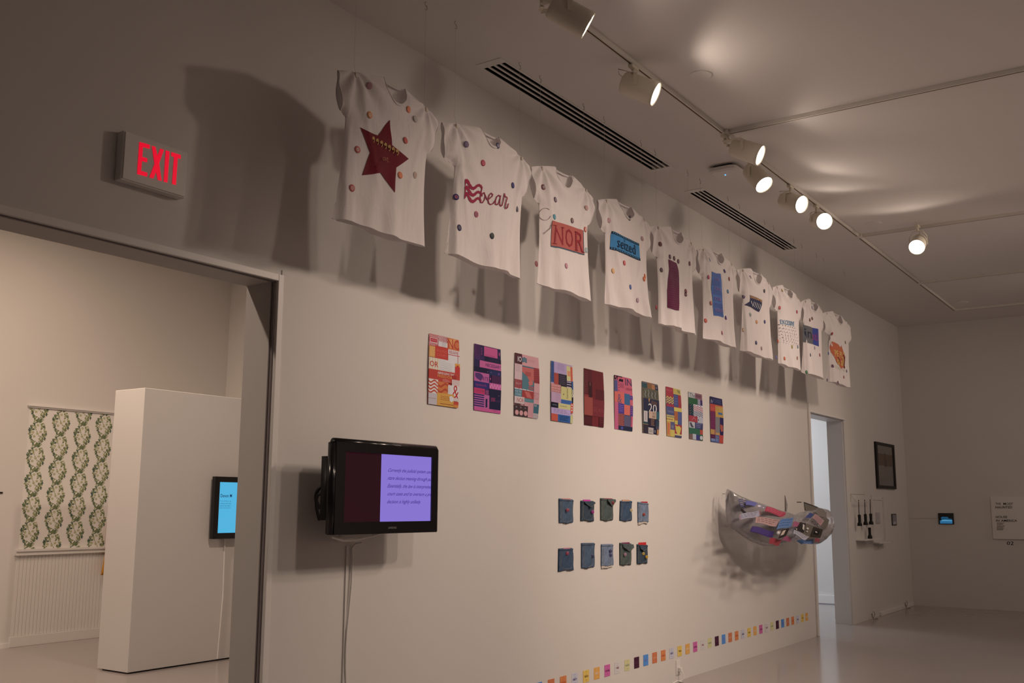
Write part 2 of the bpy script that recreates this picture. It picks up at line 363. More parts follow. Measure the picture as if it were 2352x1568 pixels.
# casings: wide opening
b = MB(); ca = 0.036
b.box(D1[1], D1[1] + ca, -0.022, 0, 0, D1[2] + ca); b.box(D1[0] - ca, D1[1], -0.022, 0, D1[2], D1[2] + ca); b.box(D1[0] - ca, D1[0], -0.022, 0, 0, D1[2])
c1 = struct('door_1', b, M['trim'], bevel=0.003)
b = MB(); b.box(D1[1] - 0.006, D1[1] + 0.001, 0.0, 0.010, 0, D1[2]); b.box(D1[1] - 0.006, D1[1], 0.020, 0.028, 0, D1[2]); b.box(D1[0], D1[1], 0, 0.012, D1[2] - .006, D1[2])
make('reveal_bead', b, mat('dark_grey_bead', (0.24, 0.21, 0.22), 0.5, 0.3, noise=0.05), c1, label='dark grey groove bead inside the casing')  # dark grey strips along the inner edge of the casing
b = MB(); b.box(D1[1] + ca, D1[1] + ca + 0.05, -0.006, 0, 0, D1[2] + ca + .03)
make('plinth_board', b, M['wall'], c1)
# casings: narrow door
b = MB(); xa, xb_, zt = D2
b.box(xa - 0.055, xa, -0.022, 0, 0, zt + 0.1); b.box(xa, xb_ + .02, -0.02, 0, zt, zt + 0.02)
c2 = struct('door_2', b, M['trim'], bevel=0.003)
make('door_stop', MB().box(xb_ - 0.012, xb_, 0.02, T, 0, zt).box(xa, xb_, 0.02, T, zt - 0.012, zt), M['trim'], c2)

# ------------------------------------------------------------------ ceiling fittings
def vent(v, label, straps):
    x0, x1, ya, yb = v; t = thing('air_vent', label, 'vent', ((x0 + x1) / 2, (ya + yb) / 2, H))
    b = MB(); z0 = H - 0.004; e = 0.015
    b.box(x0, x1, ya, ya + e, z0, H + .001); b.box(x0, x1, yb - e, yb, z0, H + .001); b.box(x0, x0 + .07, ya + e, yb - e, z0, H + .01); b.box(x1 - .07, x1, ya + e, yb - e, z0, H + .01)
    make('frame', b, M['trim'], t)
    b = MB(); b.box(x0 + .03, x1 - .03, ya + .004, yb - .004, H + .09, H + .1); b.box(x0 + .03, x1 - .03, ya + .0045, ya + .008, H, H + .1); b.box(x0 + .03, x1 - .03, yb - .008, yb - .0045, H, H + .1)
    b.box(x0 + .03, x0 + .035, ya, yb, H, H + .1); b.box(x1 - .035, x1 - .03, ya, yb, H, H + .1); make('duct', b, M['duct'], t)
    wi = (yb - ya - 2 * e); n = 4; g = wi / (n + (n - 1) * 0.42)
    me = None
    for k in range(3):
        yy = ya + e + g * (k + 1) + g * 0.42 * k
        o = make('slat', MB().box(x0 + .06, x1 - .06, yy, yy + g * .42, z0 + .001, H + .004), M['trim'], t)
    return t
vent(VENTS[0], 'long four-slot white air vent in the ceiling above the first shirts', 0)
vent(VENTS[1], 'shorter four-slot white air vent in the ceiling, nearer the far end', 0)
# lighting track: one run along the wall and three cross runs
def track_run(p, q, parent):
    b = MB(); s = MB(); w_ = 0.018
    if abs(p[0] - q[0]) > abs(p[1] - q[1]):
        b.box(p[0], q[0], p[1] - w_, p[1] - 0.006, H - .028, H); b.box(p[0], q[0], p[1] + 0.006, p[1] + w_, H - .028, H); s.box(p[0], q[0], p[1] - .0055, p[1] + .0055, H - .0275, H - .012)
    else:
        b.box(p[0] - w_, p[0] - .006, q[1], p[1], H - .028, H); b.box(p[0] + .006, p[0] + w_, q[1], p[1], H - .028, H); s.box(p[0] - .006, p[0] + .006, q[1], p[1], H - .0275, H)
    make('rail', b, M['trackw'], parent); make('slot', s, M['slot'], parent, label='brass-dark contact slot')
YT = -1.056
tk = thing('light_track', 'white ceiling light track with cross runs above the gallery', 'light track', (7, YT, H))
XC = [3.46, 6.96, 10.52, 13.2, 15.36]
for a, b_ in zip([1.0, 3.5, 7.0, 10.56, 13.24], [3.42, 6.92, 10.48, 13.16, 15.34]): track_run((a, YT), (b_, YT), tk)
for x in XC[1:]: track_run((x, YT - 0.04), (x, -8.5), tk)
for x in XC: make('connector', MB().box(x - .045, x + .045, YT - .045, YT + .022, H - .03, H), M['trackw'], tk, bevel=0.003)
# track heads: lens centre in the photograph, heading on the picture and how far the lens turns to the viewer
def track_head(lens, phi, alpha, label, power=8, yy=YT, R_=0.079):
    L = 0.22; vd = ray(*lens).normalized(); r_ = vd.cross(Vector((0, 0, 1))); r_ = (CR - vd * CR.dot(vd)).normalized(); u_ = r_.cross(vd)
    phi = math.radians(phi); al = math.radians(alpha)
    ax = ((r_ * math.cos(phi) + u_ * math.sin(phi)) * math.cos(al) - vd * math.sin(al)).normalized()
    back = ax * (L * .55); t0 = (yy + back.y - CAMP.y) / vd.y
    while (CAMP + vd * t0 - back).z > H - .175: t0 -= .01
    pl = CAMP + vd * t0; pb = pl - ax * L; mid = pl - back
    tx, ty = mid.x, yy if yy == YT else mid.y
    t = thing('track_spotlight', label, 'spotlight', (mid.x, mid.y, H - 0.03), 'spotlights on the ceiling track')
    make('housing', MB().lathe(pb, ax, [(0, 0.0), (0.0, R_ * .80), (0.012, R_ * .9), (0.03, R_ * .93), (L * .92, R_ * .98), (L + .012, R_ * 1.0), (L + .012, R_ * .94), (L - .006, R_ * .94), (L - .02, 0.0)], 40), M['lampw'], t, smooth=True)
    make('lens', MB().lathe(pl - ax * 0.002, ax, [(0, R_ * .93), (0.006, R_ * .7), (0.008, 0.0)], 40), M['lens'], t, smooth=True, label='glowing white lens')
    make('reflector_ring', MB().lathe(pl + ax * 0.006, ax, [(0, R_ * .80), (0.004, R_ * .77), (0.0, R_ * .74)], 40), M['lensrim'], t)
    up = Vector((0, 0, 1)); side = ax.cross(up).normalized(); top = Vector((tx, ty, H - .085)); hw = R_ * 1.06; b = MB()
    for sgn in (-1, 1):
        a = mid + side * hw * sgn; c_ = a + up * (R_ * .8); e = Vector((top.x, top.y, max(top.z - .01, c_.z + .02))) + side * hw * .55 * sgn
        P = [a - up * .02, c_, e, top]
        for p, q in zip(P, P[1:]):
            dd = (q - p).normalized(); wv = ax.cross(side).cross(side); wv = (ax - dd * ax.dot(dd)).normalized() * 0.012; nn = dd.cross(wv).normalized() * 0.0022
            b.add([p + wv + nn, p - wv + nn, p - wv - nn, p + wv - nn, q + wv + nn, q - wv + nn, q - wv - nn, q + wv - nn], [(0, 1, 2, 3), (7, 6, 5, 4), (0, 4, 5, 1), (1, 5, 6, 2), (2, 6, 7, 3), (3, 7, 4, 0)])
    make('yoke', b, M['lampw'], t)
    make('stem', MB().tube([top - up * .012, Vector((top.x, top.y, H - .051))], 0.012, 12), M['lampw'], t)
    make('adapter', MB().box(top.x - .045, top.x + .045, top.y - .017, top.y + .017, H - .052, H - .0285), M['lampw'], t, bevel=0.003)
    b = MB().tube([pb + ax * .01 + up * .03, pb - ax * .03 + up * .04, pb - ax * .035 + up * .075, top * .6 + (pb + up * .09) * .4, top + up * .01], 0.0035, 6)
    make('power_cord', b, M['lampw'], t, smooth=True)
    spot(pl + ax * 0.015, pl + ax * 2, power, 156, 0.3, 0.08)
    return t
for args in [
    ((1347, 57), -28.6, 4, 'ivory track spotlight cut by the top edge, lens seen edge-on', 3),
    ((1503, 215), -20, 15.6, 'ivory track spotlight above the long vent, with a narrow oval lens', 12),
    ((1744, 356), -18, 20, 'ivory track spotlight at the first track junction, above its neighbour', 5),
    ((1754, 423), -47, 40, 'grey-white track spotlight just under the one at the junction', 10),
    ((1840, 469), -13, 43, 'track spotlight midway along the run, tall oval lens', 7),
    ((1893, 508), -10, 70, 'last track spotlight before the second junction, round lens with visible ring', 5)]: track_head(*args)
track_head((2106, 567), -110, 72, 'lone track spotlight on the second cross run, glaring at the viewer', 12, on(2106, 567, 2, H - .27).y)

for i, (px, py, lb) in enumerate([(1609, 172, 'round flush ceiling cover disc nearest the viewer'), (2008, 513, 'round flush ceiling cover disc left of the lone spotlight'), (2211, 694, 'round flush ceiling cover disc near the far wall')]):
    p = on(px, py, 2, H); t = tag(make('ceiling_disc', MB().lathe((p.x, p.y, H), (0, 0, -1), [(0, .074), (.006, .074), (.009, .068), (.009, 0)], 32), M['white'], loc=(p.x, p.y, H)), lb, 'cover plate', 'round ceiling cover discs')
# wireless access point
p = on(1668, 398, 2, H - .05); t = thing('access_point', 'white rounded square wireless unit with a blue light on the ceiling', 'wireless unit', (p.x, p.y, H))
def rsq(cx, cy, z, a, r, n=6):
    o = []
    for (sx, sy, st) in ((1, 1, 0), (-1, 1, 1), (-1, -1, 2), (1, -1, 3)):
        for k in range(n + 1): an = PI / 2 * (st + k / n); o.append((cx + sx * (a - r) + r * math.cos(an), cy + sy * (a - r) + r * math.sin(an), z))
    return o
b = MB(); rings = [rsq(p.x, p.y, H - .02, .10, .05), rsq(p.x, p.y, H - .024, .125, .06), rsq(p.x, p.y, H - .05, .12, .055), rsq(p.x, p.y, H - .062, .10, .05)]; n = len(rings[0]); vs = sum(rings, []); fs = []
for i in range(3):
    for k in range(n): fs.append((i * n + k, (i + 1) * n + k, (i + 1) * n + (k + 1) % n, i * n + (k + 1) % n))
fs.append(tuple(3 * n + k for k in range(n)))
make('cover', b.add(vs, fs), M['white'], t, smooth=False)
make('mounting_plate', MB().box(p.x - .08, p.x + .08, p.y - .08, p.y + .08, H - .022, H), M['blackm'], t)
q = on(1666, 402, 2, H - .064); make('indicator', MB().lathe((q.x, q.y, H - .061), (0, 0, -1), [(0, .006), (.004, .005), (.005, 0)], 12), M['led'], t, label='small blue light')

# ------------------------------------------------------------------ exit sign
p0 = W(291, 301, -.05); x0, x1, z0, z1 = 2.553, 2.893, 2.862, 3.088
t = thing('exit_sign', 'white box sign with red letters EXIT above the wide opening', 'sign', ((x0 + x1) / 2, 0, z0))
make('housing', MB().box(x0, x1, -.048, 0, z0, z1), M['white'], t, bevel=0.004)
make('face_plate', MB().box(x0 + .006, x1 - .006, -.054, -.047, z0 + .006, z1 - .006), M['white'], t, bevel=0.002)
f = crop(7.129, 240, 260)
def LT(name, polys):
    b = MB()
    for P in polys:
        vs = []
        for a, c_ in P: q = W(*f(a, c_), -.054); vs.append(q)
        k = len(vs); b.add(vs + [v + Vector((0, -.002, 0)) for v in vs], [tuple(range(k))[::-1], tuple(range(k, 2 * k))] + [(i, (i + 1) % k, k + (i + 1) % k, k + i) for i in range(k)])
    make(name, b, M['exitred'], t, label='glowing red letter')
LT('letter', [[(570, 470), (632, 488), (592, 1010), (534, 995)], [(630, 486), (741, 520), (737, 584), (628, 552)], [(622, 716), (700, 740), (694, 805), (614, 783)], [(600, 945), (700, 975), (694, 1038), (560, 1002)]])
LT('letter', [[(775, 535), (832, 552), (893, 830), (932, 1107), (872, 1092), (818, 820)], [(912, 580), (970, 600), (888, 830), (797, 1067), (735, 1048), (822, 820)]])
LT('letter', [[(1002, 608), (1063, 627), (1027, 1135), (969, 1118)]])
LT('letter', [[(1095, 637), (1247, 685), (1245, 748), (1092, 700)], [(1138, 712), (1196, 730), (1166, 1174), (1106, 1157)]])

# ------------------------------------------------------------------ T-shirts
SHIRT_REF = lin('a5948c')
A = crop(3.016, 740, 130); Bc = crop(3.7333, 1200, 360); Cc = crop(4.355, 1580, 560)
def sstep(a, b, x): t = max(0, min(1, (x - a) / (b - a))); return t * t * (3 - 2 * t)
class Shirt:
    def __init__(s, i, xl, xr, bl, br, al, ar, n0, n1, zneck, seed):
        s.i = i; s.xl, s.xr, s.bl, s.br, s.al, s.ar, s.n0, s.n1, s.zn = xl, xr, bl, br, al, ar, n0, n1, zneck
        s.rnd = random.Random(seed); r = s.rnd; s.zh = 2.855 + r.uniform(-.01, .01); s.za = 3.385; s.zs = 3.605; s.zp = 3.69; s.xm = (xl + xr) / 2
        s.cl = [(xl + .115, 3.63), (xr - .12, 3.63)]
        s.ph = [r.uniform(0, 6.28) for _ in range(12)]; s.k1 = r.uniform(34, 46); s.k2 = r.uniform(15, 22); s.tw = r.uniform(-.02, .02)
        s.am = r.uniform(.8, 1.15) * (1 if i < 5 else .5)
    def top(s, x, back=False):
        if x <= s.n0: t = (x - s.xl) / (s.n0 - s.xl); z = s.zs + (s.zp - s.zs) * (max(0, t) ** .85)
        elif x >= s.n1: t = (s.xr - x) / (s.xr - s.n1); z = s.zs + (s.zp - s.zs) * (max(0, t) ** .85)
        else:
            t = (x - s.n0) / (s.n1 - s.n0) * 2 - 1; d = (s.zp - s.zn) if not back else .012
            z = s.zp - d * max(0, 1 - t * t) ** .5
        return z
    def side(s, z):     # left and right body edge at height z
        t = max(0, min(1, (s.za - z) / (s.za - s.zh))); fl = math.sin(t * PI) * .012
        return (s.al + (s.bl - s.al) * t + fl, s.ar + (s.br - s.ar) * t - fl)
    def fold(s, x, z, back=False):
        q = s.ph; e = 0; o = 1.7 if back else 0
        for k, (cx, cz) in enumerate(s.cl):
            dx = x - cx; dz = z - cz; r = math.hypot(dx, dz) + 1e-4; th = math.atan2(dx, -dz + .02)
            e += .010 * math.cos(8 * th + q[k] + o) * math.exp(-((r - .10) / .17) ** 2) * min(1, r / .04)
        lo = sstep(3.5, 2.95, z)
        wx = x + .03 * math.sin(5 * z + q[2]) + (z - 3.2) * (.18 * math.sin(q[3]) if not back else .1)
        e += s.am * .0095 * lo * math.sin(s.k1 * wx + q[4] + o) * (.55 + .45 * math.sin(9 * x + q[5]))
        e += s.am * .014 * lo * math.sin(s.k2 * wx + q[6] + o)
        # swags hanging between the two clips
        u = (x - s.xm) / .25; sw = z + .16 * (1 - u * u)
        e += .006 * math.sin(38 * sw + q[7]) * math.exp(-u * u * 1.3) * sstep(3.15, 3.4, z) * sstep(3.75, 3.55, z)
        # long diagonal creases from each clip towards the hem
        for k, (cx, cz) in enumerate(s.cl):
            sl = (.30 if k == 0 else -.30) + .1 * math.sin(q[8 + k]); d = (x - cx) - (cz - z) * sl
            e += .011 * math.exp(-(d / .022) ** 2) * sstep(3.6, 3.45, z) * sstep(2.95, 3.2, z)
        calm = sstep(.34, .20, abs(x - s.xm)) * sstep(2.92, 3.02, z) * sstep(3.56, 3.46, z)   # the stiff ink keeps the chest flat
        return e * (1 - calm * (.5 if s.i < 5 else .8)) if not back else e
    def thick(s, x, z):
        L, R = s.side(z); up = sstep(s.za - .01, s.za + .05, z)
        hw = (R - L) / 2 * (1 - up) + ((s.xr - s.xl) / 2 + .02) * up; c = (L + R) / 2 * (1 - up) + s.xm * up
        u = (x - c) / hw; p = max(0, 1 - abs(u) ** 2.6) ** .5; tp = max(0, min(1, (s.top(x, True) - z) / .10)) ** .5
        out = sstep(0, .035, max(s.al - x, x - s.ar)); g = max(0, min(1, (z - s.za - .022 * out) / .06)) ** .5
        return .034 * p * (0.12 + .88 * tp) * (1 - out * (1 - g))
    def F(s, x, z, h=0):
        e = s.fold(x, z) * min(1, s.thick(x, z) / .012); return Vector((x, YS + s.tw * (3.6 - z) * 2 - s.thick(x, z) - e - h, z))
    def Bk(s, x, z):
        e = s.fold(x, z, True) * min(1, s.thick(x, z) / .012); return Vector((x, YS + s.tw * (3.6 - z) * 2 + s.thick(x, z) * .9 + e * .7, z))
    def pt(s, px, py, h=0):
        return W(px, py, YS - .034)
    def build(s, label):
        t = thing('t_shirt', label, 't-shirt', (s.xm, YS, s.zh), 'white T-shirts hanging in a row'); s.t = t
        b = MB(); zb = lambda x: s.zh + .006 * math.sin(14 * x + s.ph[9])
        for back in (False, True):
            G = s.Bk if back else s.F
            def body(u, v):
                xt = s.al + (s.ar - s.al) * u; zt = s.top(xt, back); z = zb(xt) + (zt - zb(xt)) * v
                up = sstep(s.za - .08, s.za, z); L, R = s.side(z); x = (L + (R - L) * u) * (1 - up) + xt * up
                return G(x, z)
            b.grid(body, 72, 84, flip=back)
            for (xa, xe, fl) in ((s.al, s.xl, False), (s.ar, s.xr, True)):
                def slv(u, v):
                    x = xa + (xe - xa) * u; z0 = s.za + .022 * u - .006 * math.sin(u * PI); z1 = s.top(x, back); z = z0 + (z1 - z0) * v
                    x2 = x + (.03 if xe < xa else -.05) * u * (1 - v); return G(x2, z)
                b.grid(slv, 10, 26, flip=(back != (xe < xa)))
        make('fabric', b, M['cloth'], t, smooth=True)
        # neck ribbing, sleeve cuffs and hem stitch
        def neck(u, v, back):
            x = s.n0 + (s.n1 - s.n0) * u; z = s.top(x, back); tt = u * 2 - 1
            nx = -tt * .010 * (1 if not back else .2) ; p = (s.Bk if back else s.F)(x, z); q = Vector((x - nx * (v) * -1.0, p.y - (.0035 if not back else -.0), z - .014 * (1 - abs(tt) ** 4 * .6) * v)); return q
        make('neck_ribbing', MB().grid(lambda u, v: neck(u, v, False), 28, 2).grid(lambda u, v: neck(u, v, True), 28, 2), M['cloth'], t, smooth=True, solid=.002)
        for (xe, sg) in ((s.xl, 1), (s.xr, -1)):
            pts = []
            for G in (s.F, s.Bk):
                seg = []
                for k in range(13):
                    v = k / 12; z = s.za + .022 + (s.top(xe) - s.za - .022) * v; seg.append(G(xe + (.03 if sg > 0 else -.05) * (1 - v), z))
                pts += seg if G == s.F else seg[::-1]
            make('cuff', MB().tube(pts, .0032, 6), M['cloth'], t, smooth=True)
        pts = [s.F(s.side(s.zh)[0] + (s.side(s.zh)[1] - s.side(s.zh)[0]) * k / 60, zb(s.al + (s.ar - s.al) * k / 60), .0005) for k in range(61)]
        make('hem', MB().tube(pts, .0022, 5), M['cloth'], t, smooth=True)
        for k, (cx, cz) in enumerate(s.cl):
            cz = s.top(cx) - .018; p = s.F(cx, cz, .004)
            make('clip', MB().box(cx - .008, cx + .008, p.y - .004, p.y + .006, cz - .014, cz + .01), M['beige'], t, bevel=.002)
            make('hanging_thread', MB().tube([(cx, p.y, cz), (cx, YS, cz + .06), (cx, YS, H - .03)], .0006, 4), M['nylon'], t)
        return t
    def badge(s, px, py, c, rim=None):
        p = s.pt(px, py); p = s.F(p.x, p.z, .0035); e = .004; n = (s.F(p.x + .01, p.z) - s.F(p.x - .01, p.z)).cross(s.F(p.x, p.z + .01) - s.F(p.x, p.z - .01)).normalized()
        if n.y > 0: n = -n
        n = (n + Vector((0, -1, 0)) * .6 + Vector((s.rnd.uniform(-.2, .2), 0, s.rnd.uniform(-.15, .25)))).normalized(); r = .0188
        o = make('pin_badge', MB().lathe(p, n, [(-.002, 0), (-.002, r * .97), (0, r), (.0012, r * .97), (.0018, r * .6), (.0019, 0)], 20), cmatr(c), s.t, smooth=True, label=None)
        o['label'] = badge_name(c) + ' round pin badge'
        if rim:
            q = p + n * .0021; make('badge_print', MB().lathe(q, n, [(0, r * .5), (.0006, r * .35), (0, r * .2)], 12), cmatr(rim), o)
    def P(s, corners, **k):
        C = [s.pt(*c) for c in corners]; X = [(p.x, p.z) for p in C]
        def fn(u, v, h):
            x = (X[0][0] * (1 - u) + X[1][0] * u) * (1 - v) + (X[3][0] * (1 - u) + X[2][0] * u) * v
            z = (X[0][1] * (1 - u) + X[1][1] * u) * (1 - v) + (X[3][1] * (1 - u) + X[2][1] * u) * v
            return s.F(x, z, h)
        return Print(fn, ref=SHIRT_REF, cell=k.get('cell', .07), h0=k.get('h0', .003), step=.0008)
    def PX(s, cf, **k):    # print addressed in picture-crop coordinates
        return Print(lambda u, v, h: (lambda p: s.F(p.x, p.z, h))(s.pt(*cf(u, v))), ref=SHIRT_REF, cell=1e9, h0=k.get('h0', .003), step=.0008)
CMR = {}
def cmatr(h):
    if h not in CMR: CMR[h] = mat('badge_' + h, alb(h, SHIRT_REF, .62), 0.5, 0.3, noise=0.03)
    return CMR[h]
NAMES = {'orange': (180, 95, 55), 'red': (160, 45, 45), 'dark red': (95, 35, 40), 'pink': (165, 110, 110), 'magenta': (140, 50, 80), 'purple': (85, 60, 95), 'navy': (45, 45, 85), 'black': (45, 40, 48), 'grey': (115, 105, 105), 'pale': (160, 140, 132), 'blue': (50, 90, 130), 'teal': (60, 110, 115), 'ochre': (170, 125, 60), 'brown': (120, 75, 55), 'green': (40, 90, 60)}
def badge_name(h):
    c = [int(h[i:i + 2], 16) for i in (0, 2, 4)]; return min(NAMES, key=lambda k: sum((a - b) ** 2 for a, b in zip(NAMES[k], c)))
SPEC = [  # xl, xr, hem l, hem r, armpit l, armpit r, neck l, neck r, neck bottom z
    (3.46, 4.26, 3.47, 4.18, 3.53, 4.17, 3.79, 3.97, 3.57), (4.30, 5.21, 4.36, 5.12, 4.43, 5.12, 4.66, 4.85, 3.60), (5.22, 6.02, 5.27, 5.93, 5.31, 5.92, 5.50, 5.72, 3.57),
    (6.08, 6.90, 6.12, 6.84, 6.17, 6.81, 6.37, 6.60, 3.57), (6.91, 7.76, 7.03, 7.74, 7.02, 7.67, 7.24, 7.47, 3.57), (7.78, 8.63, 7.85, 8.58, 7.88, 8.54, 8.08, 8.31, 3.57),
    (8.67, 9.56, 8.65, 9.48, 8.78, 9.45, 9.00, 9.25, 3.56), (9.58, 10.42, 9.62, 10.27, 9.69, 10.31, 9.88, 10.12, 3.57), (10.44, 11.17, 10.33, 11.06, 10.50, 11.07, 10.70, 10.95, 3.57), (11.18, 12.22, 11.20, 12.10, 11.40, 12.08, 11.56, 11.85, 3.56)]
LBL = ['white T-shirt with a dark red five-pointed star, first and nearest in the hanging row', 'white T-shirt with a wavy stripes and bear print in crimson script', 'white T-shirt with the word NOR on an orange-red panel',
       'white T-shirt with a blue film-strip panel on the chest', 'white T-shirt with a tall plum-coloured strip down the front', 'white T-shirt with a tall blue panel of purple zigzags',
       'white T-shirt with a small navy and orange chest print', 'white T-shirt lettered EXCESSIVE above a grid of dots', 'white T-shirt with a half grey, half blue square on the chest', 'white T-shirt with an orange burst print, last at the far end of the row']
SH = []
for i, sp in enumerate(SPEC):
    s = Shirt(i, *sp, 100 + i); s.build(LBL[i]); SH.append(s)
BADGES = {
    0: [A, (333, 200, '8f6464'), (327, 404, 'b06a48', 'b09078'), (600, 366, 'b06045'), (645, 432, '948078'), (577, 580, '98403a'), (258, 640, '9a4a44', 'a08a80'), (221, 907, '90443f', 'a07068'), (542, 820, 'ac5c3c'), (655, 818, '9c7c70', '8c6c60')],
    1: [A, (997, 608, '584458'), (1215, 617, '403848', '807080'), (1116, 736, '8c2c3c'), (950, 967, '33284c', '904050'), (1327, 890, '302a50'), (1368, 1052, '4a3c46'), (1081, 1089, '8a4450', '5a2838'), (964, 1182, '221c38'), (1181, 1241, '1c2024')],
    2: [Bc, (191, 257, '5a2c30', '807070'), (278, 368, '58404a', '80686c'), (268, 516, '3f6a72'), (539, 440, '9a7068'), (416, 548, '5e4440', '80605c'), (538, 623, 'a04a40', 'b09080'), (547, 800, '80807e'), (140, 914, '7c3438', '404040'), (355, 938, '946068')],
    3: [Bc, (748, 545, '946a6c'), (914, 526, '2e242c'), (1019, 702, '8a6464'), (854, 913, 'a04040', 'b06060'), (773, 978, 'b07c50'), (902, 1120, '3a4470'), (1021, 1050, 'a04a2c'), (1035, 1025, 'a8502c'), (966, 1232, '8a6870')],
    4: [Bc, (1184, 748, '4c2424'), (1266, 857, '401c28'), (1302, 870, '401c24'), (1338, 896, '401a24'), (1433, 915, '441c24'), (1210, 967, '382028'), (1184, 1285, '6c1c24'), (1403, 1150, '582028'), (1403, 1178, '4c2830')],
    5: [Cc, (221, 156, '2c4c6c'), (366, 271, '3c2850'), (210, 331, '903450'), (411, 350, '744038'), (396, 475, '345870'), (231, 592, '984440'), (197, 764, '9c3c30'), (373, 738, '44245c'), (340, 888, '84384c')],
    6: [Cc, (628, 332, '6c5c60'), (758, 472, '2c2028'), (578, 524, '38203c'), (620, 707, '7c7c74', '505048'), (678, 780, 'a0643c'), (759, 780, '302c50'), (575, 858, '74503c', 'b08860'), (672, 988, '30304c'), (717, 1046, '806460')],
    7: [Cc, (946, 463, 'a88c58'), (923, 637, '98403c'), (1086, 680, '842430'), (919, 971, '94442c'), (1025, 1031, '80683c'), (897, 1131, '44406c'), (956, 1146, 'a05038'), (1083, 1143, '7c5040'), (1091, 1027, '64646c')],
    8: [Cc, (1252, 638, '58485c', 'd0c8c0'), (1216, 760, '5c2024'), (1241, 746, '5c3c30'), (1263, 1040, '8c7c80'), (1218, 1110, '4c444c'), (1312, 1110, '842434'), (1200, 1280, '204c30')],
    9: [Cc, (1446, 897, '7c2430'), (1576, 984, '705048'), (1435, 1092, '3c4c6c'), (1460, 1220, '481c30'), (1592, 1270, '30284c'), (1556, 1332, '803434'), (1424, 1359, '5c5054'), (1500, 1385, '4c1c38')]}
for i, L in BADGES.items():
    f = L[0]
    for e in L[1:]: SH[i].badge(*f(e[0], e[1]), *e[2:])
SH[4].badge(*Cc(17, 197), '502028')
# shirt prints
s = SH[0]; p = s.PX(A)
star = [(473, 437), (480, 530), (487, 612), (545, 660), (607, 706), (560, 738), (515, 768), (508, 860), (505, 942), (460, 870), (413, 803), (355, 812), (295, 817), (318, 740), (341, 663), (308, 575), (275, 486), (330, 520), (390, 545), (428, 490)]
p.poly(star, '5c0016', (440, 690), 8, 3)
for k in range(7):
    x = 361 + k * 25.2; y = 562 + k * 15.2
    p.ell(x, y, 9, 11, '9c7038', 12); p.stroke([(x + 5, y - 3), (x + 9, y + 10), (x + 7, y + 22), (x + 1, y + 31)], 4.5, '9c7038')
for st in ([(428, 700), (420, 698), (415, 708), (417, 718), (424, 719), (430, 708), (431, 699), (431, 714), (436, 720)], [(436, 720), (442, 706), (440, 702), (446, 703), (450, 705), (447, 716), (446, 728), (450, 733), (454, 728)]): p.stroke(st, 2.2, '8a5a38')
p.done('star_print', s.t, label='dark red star with gold commas')
s = SH[1]; p = s.PX(A)
for k, (x0, y0) in enumerate([(996, 868), (995, 914), (994, 958)]):
    C = [(0, 6), (8, -6), (18, -10), (28, 2), (38, 22), (50, 38), (62, 44), (74, 36), (84, 26), (96, 20), (108, 28), (118, 42)]; C = [(x0 + a, y0 + b) for a, b in C]
    for i in range(len(C) - 1):
        wa = 27 - 13 * i / 11; a, c_ = C[i], C[i + 1]; wb = 27 - 13 * (i + 1) / 11; sl = math.hypot(1, (c_[1] - a[1]) / (c_[0] - a[0])); wa *= sl ** .8; wb *= sl ** .8
        p.quadg([(a[0], a[1] - wa / 2), (c_[0] + .6, c_[1] - wb / 2), (c_[0] + .6, c_[1] + wb / 2), (a[0], a[1] + wa / 2)], '80102e', 1, 1)
p.h += .0003
for st in ([(1113, 905), (1108, 940), (1103, 985), (1106, 1008), (1120, 1010), (1132, 990), (1137, 962), (1128, 940), (1118, 945), (1115, 965)],
           [(1137, 962), (1150, 990), (1160, 985), (1178, 968), (1182, 955), (1172, 945), (1160, 960), (1155, 990), (1160, 1015), (1172, 1024), (1188, 1016), (1197, 1000)],
           [(1232, 968), (1222, 960), (1208, 972), (1200, 1000), (1203, 1022), (1214, 1026), (1226, 1010), (1234, 980), (1236, 962), (1232, 1000), (1234, 1026), (1242, 1035), (1250, 1028)],
           [(1250, 1028), (1258, 990), (1264, 950), (1262, 948), (1268, 968), (1280, 972), (1284, 980), (1276, 1010), (1270, 1040), (1276, 1052), (1286, 1044), (1293, 1018)]): p.stroke(st, 6.5, '74142e')
p.done('script_print', s.t, label='crimson waves and script lettering')
s = SH[2]; p = s.PX(Bc)
q = s.P([Bc(*c) for c in ((250, 547), (521, 633), (525, 845), (240, 770))]); q.quadg([(0, 0), (1, 0), (1, 1), (0, 1)], '3a4450', 14, 10); q.h += .001
q.quadg([(0, 0), (.97, 0), (.97, .955), (0, .955)], '96423a', 14, 10); q.h += .001
q.text('N', .07, .17, .30, .86, '7a1822'); q.text('O', .37, .14, .62, .86, '7a1822'); q.text('R', .70, .15, .96, .90, '7a1822')
for (a, c_) in ((.03, .12), (.25, .34), (.05, .0)): 
    if c_: q.r(a, .155, c_, .175, '7a1822'); 
q.r(.03, .85, .13, .87, '7a1822'); q.r(.68, .15, .76, .17, '7a1822'); q.r(.67, .89, .77, .91, '7a1822'); q.r(.92, .885, 1, .905, '7a1822')
q.done('panel_print', s.t, label='orange-red panel with the letters NOR')
pts = [(205 + 35 * math.cos(a / 16 * 2 * PI), 490 + 52 * math.sin(a / 16 * 2 * PI)) for a in range(1, 15)]
p.stroke(pts, 3, '5a4440'); p.stroke([(195, 660), (240, 610), (246, 560)], 2.5, '5a3a38'); p.stroke([(190, 655), (232, 612), (245, 575)], 2.2, '5a3a38'); p.done('line_print', s.t, label='thin drawn ring and slash')
s = SH[3]; q = s.P([Bc(*c) for c in ((765, 637), (989, 745), (992, 893), (755, 790))]); q.quadg([(0, 0), (1, 0), (1, 1), (0, 1)], '24638c', 14, 10); q.h += .001
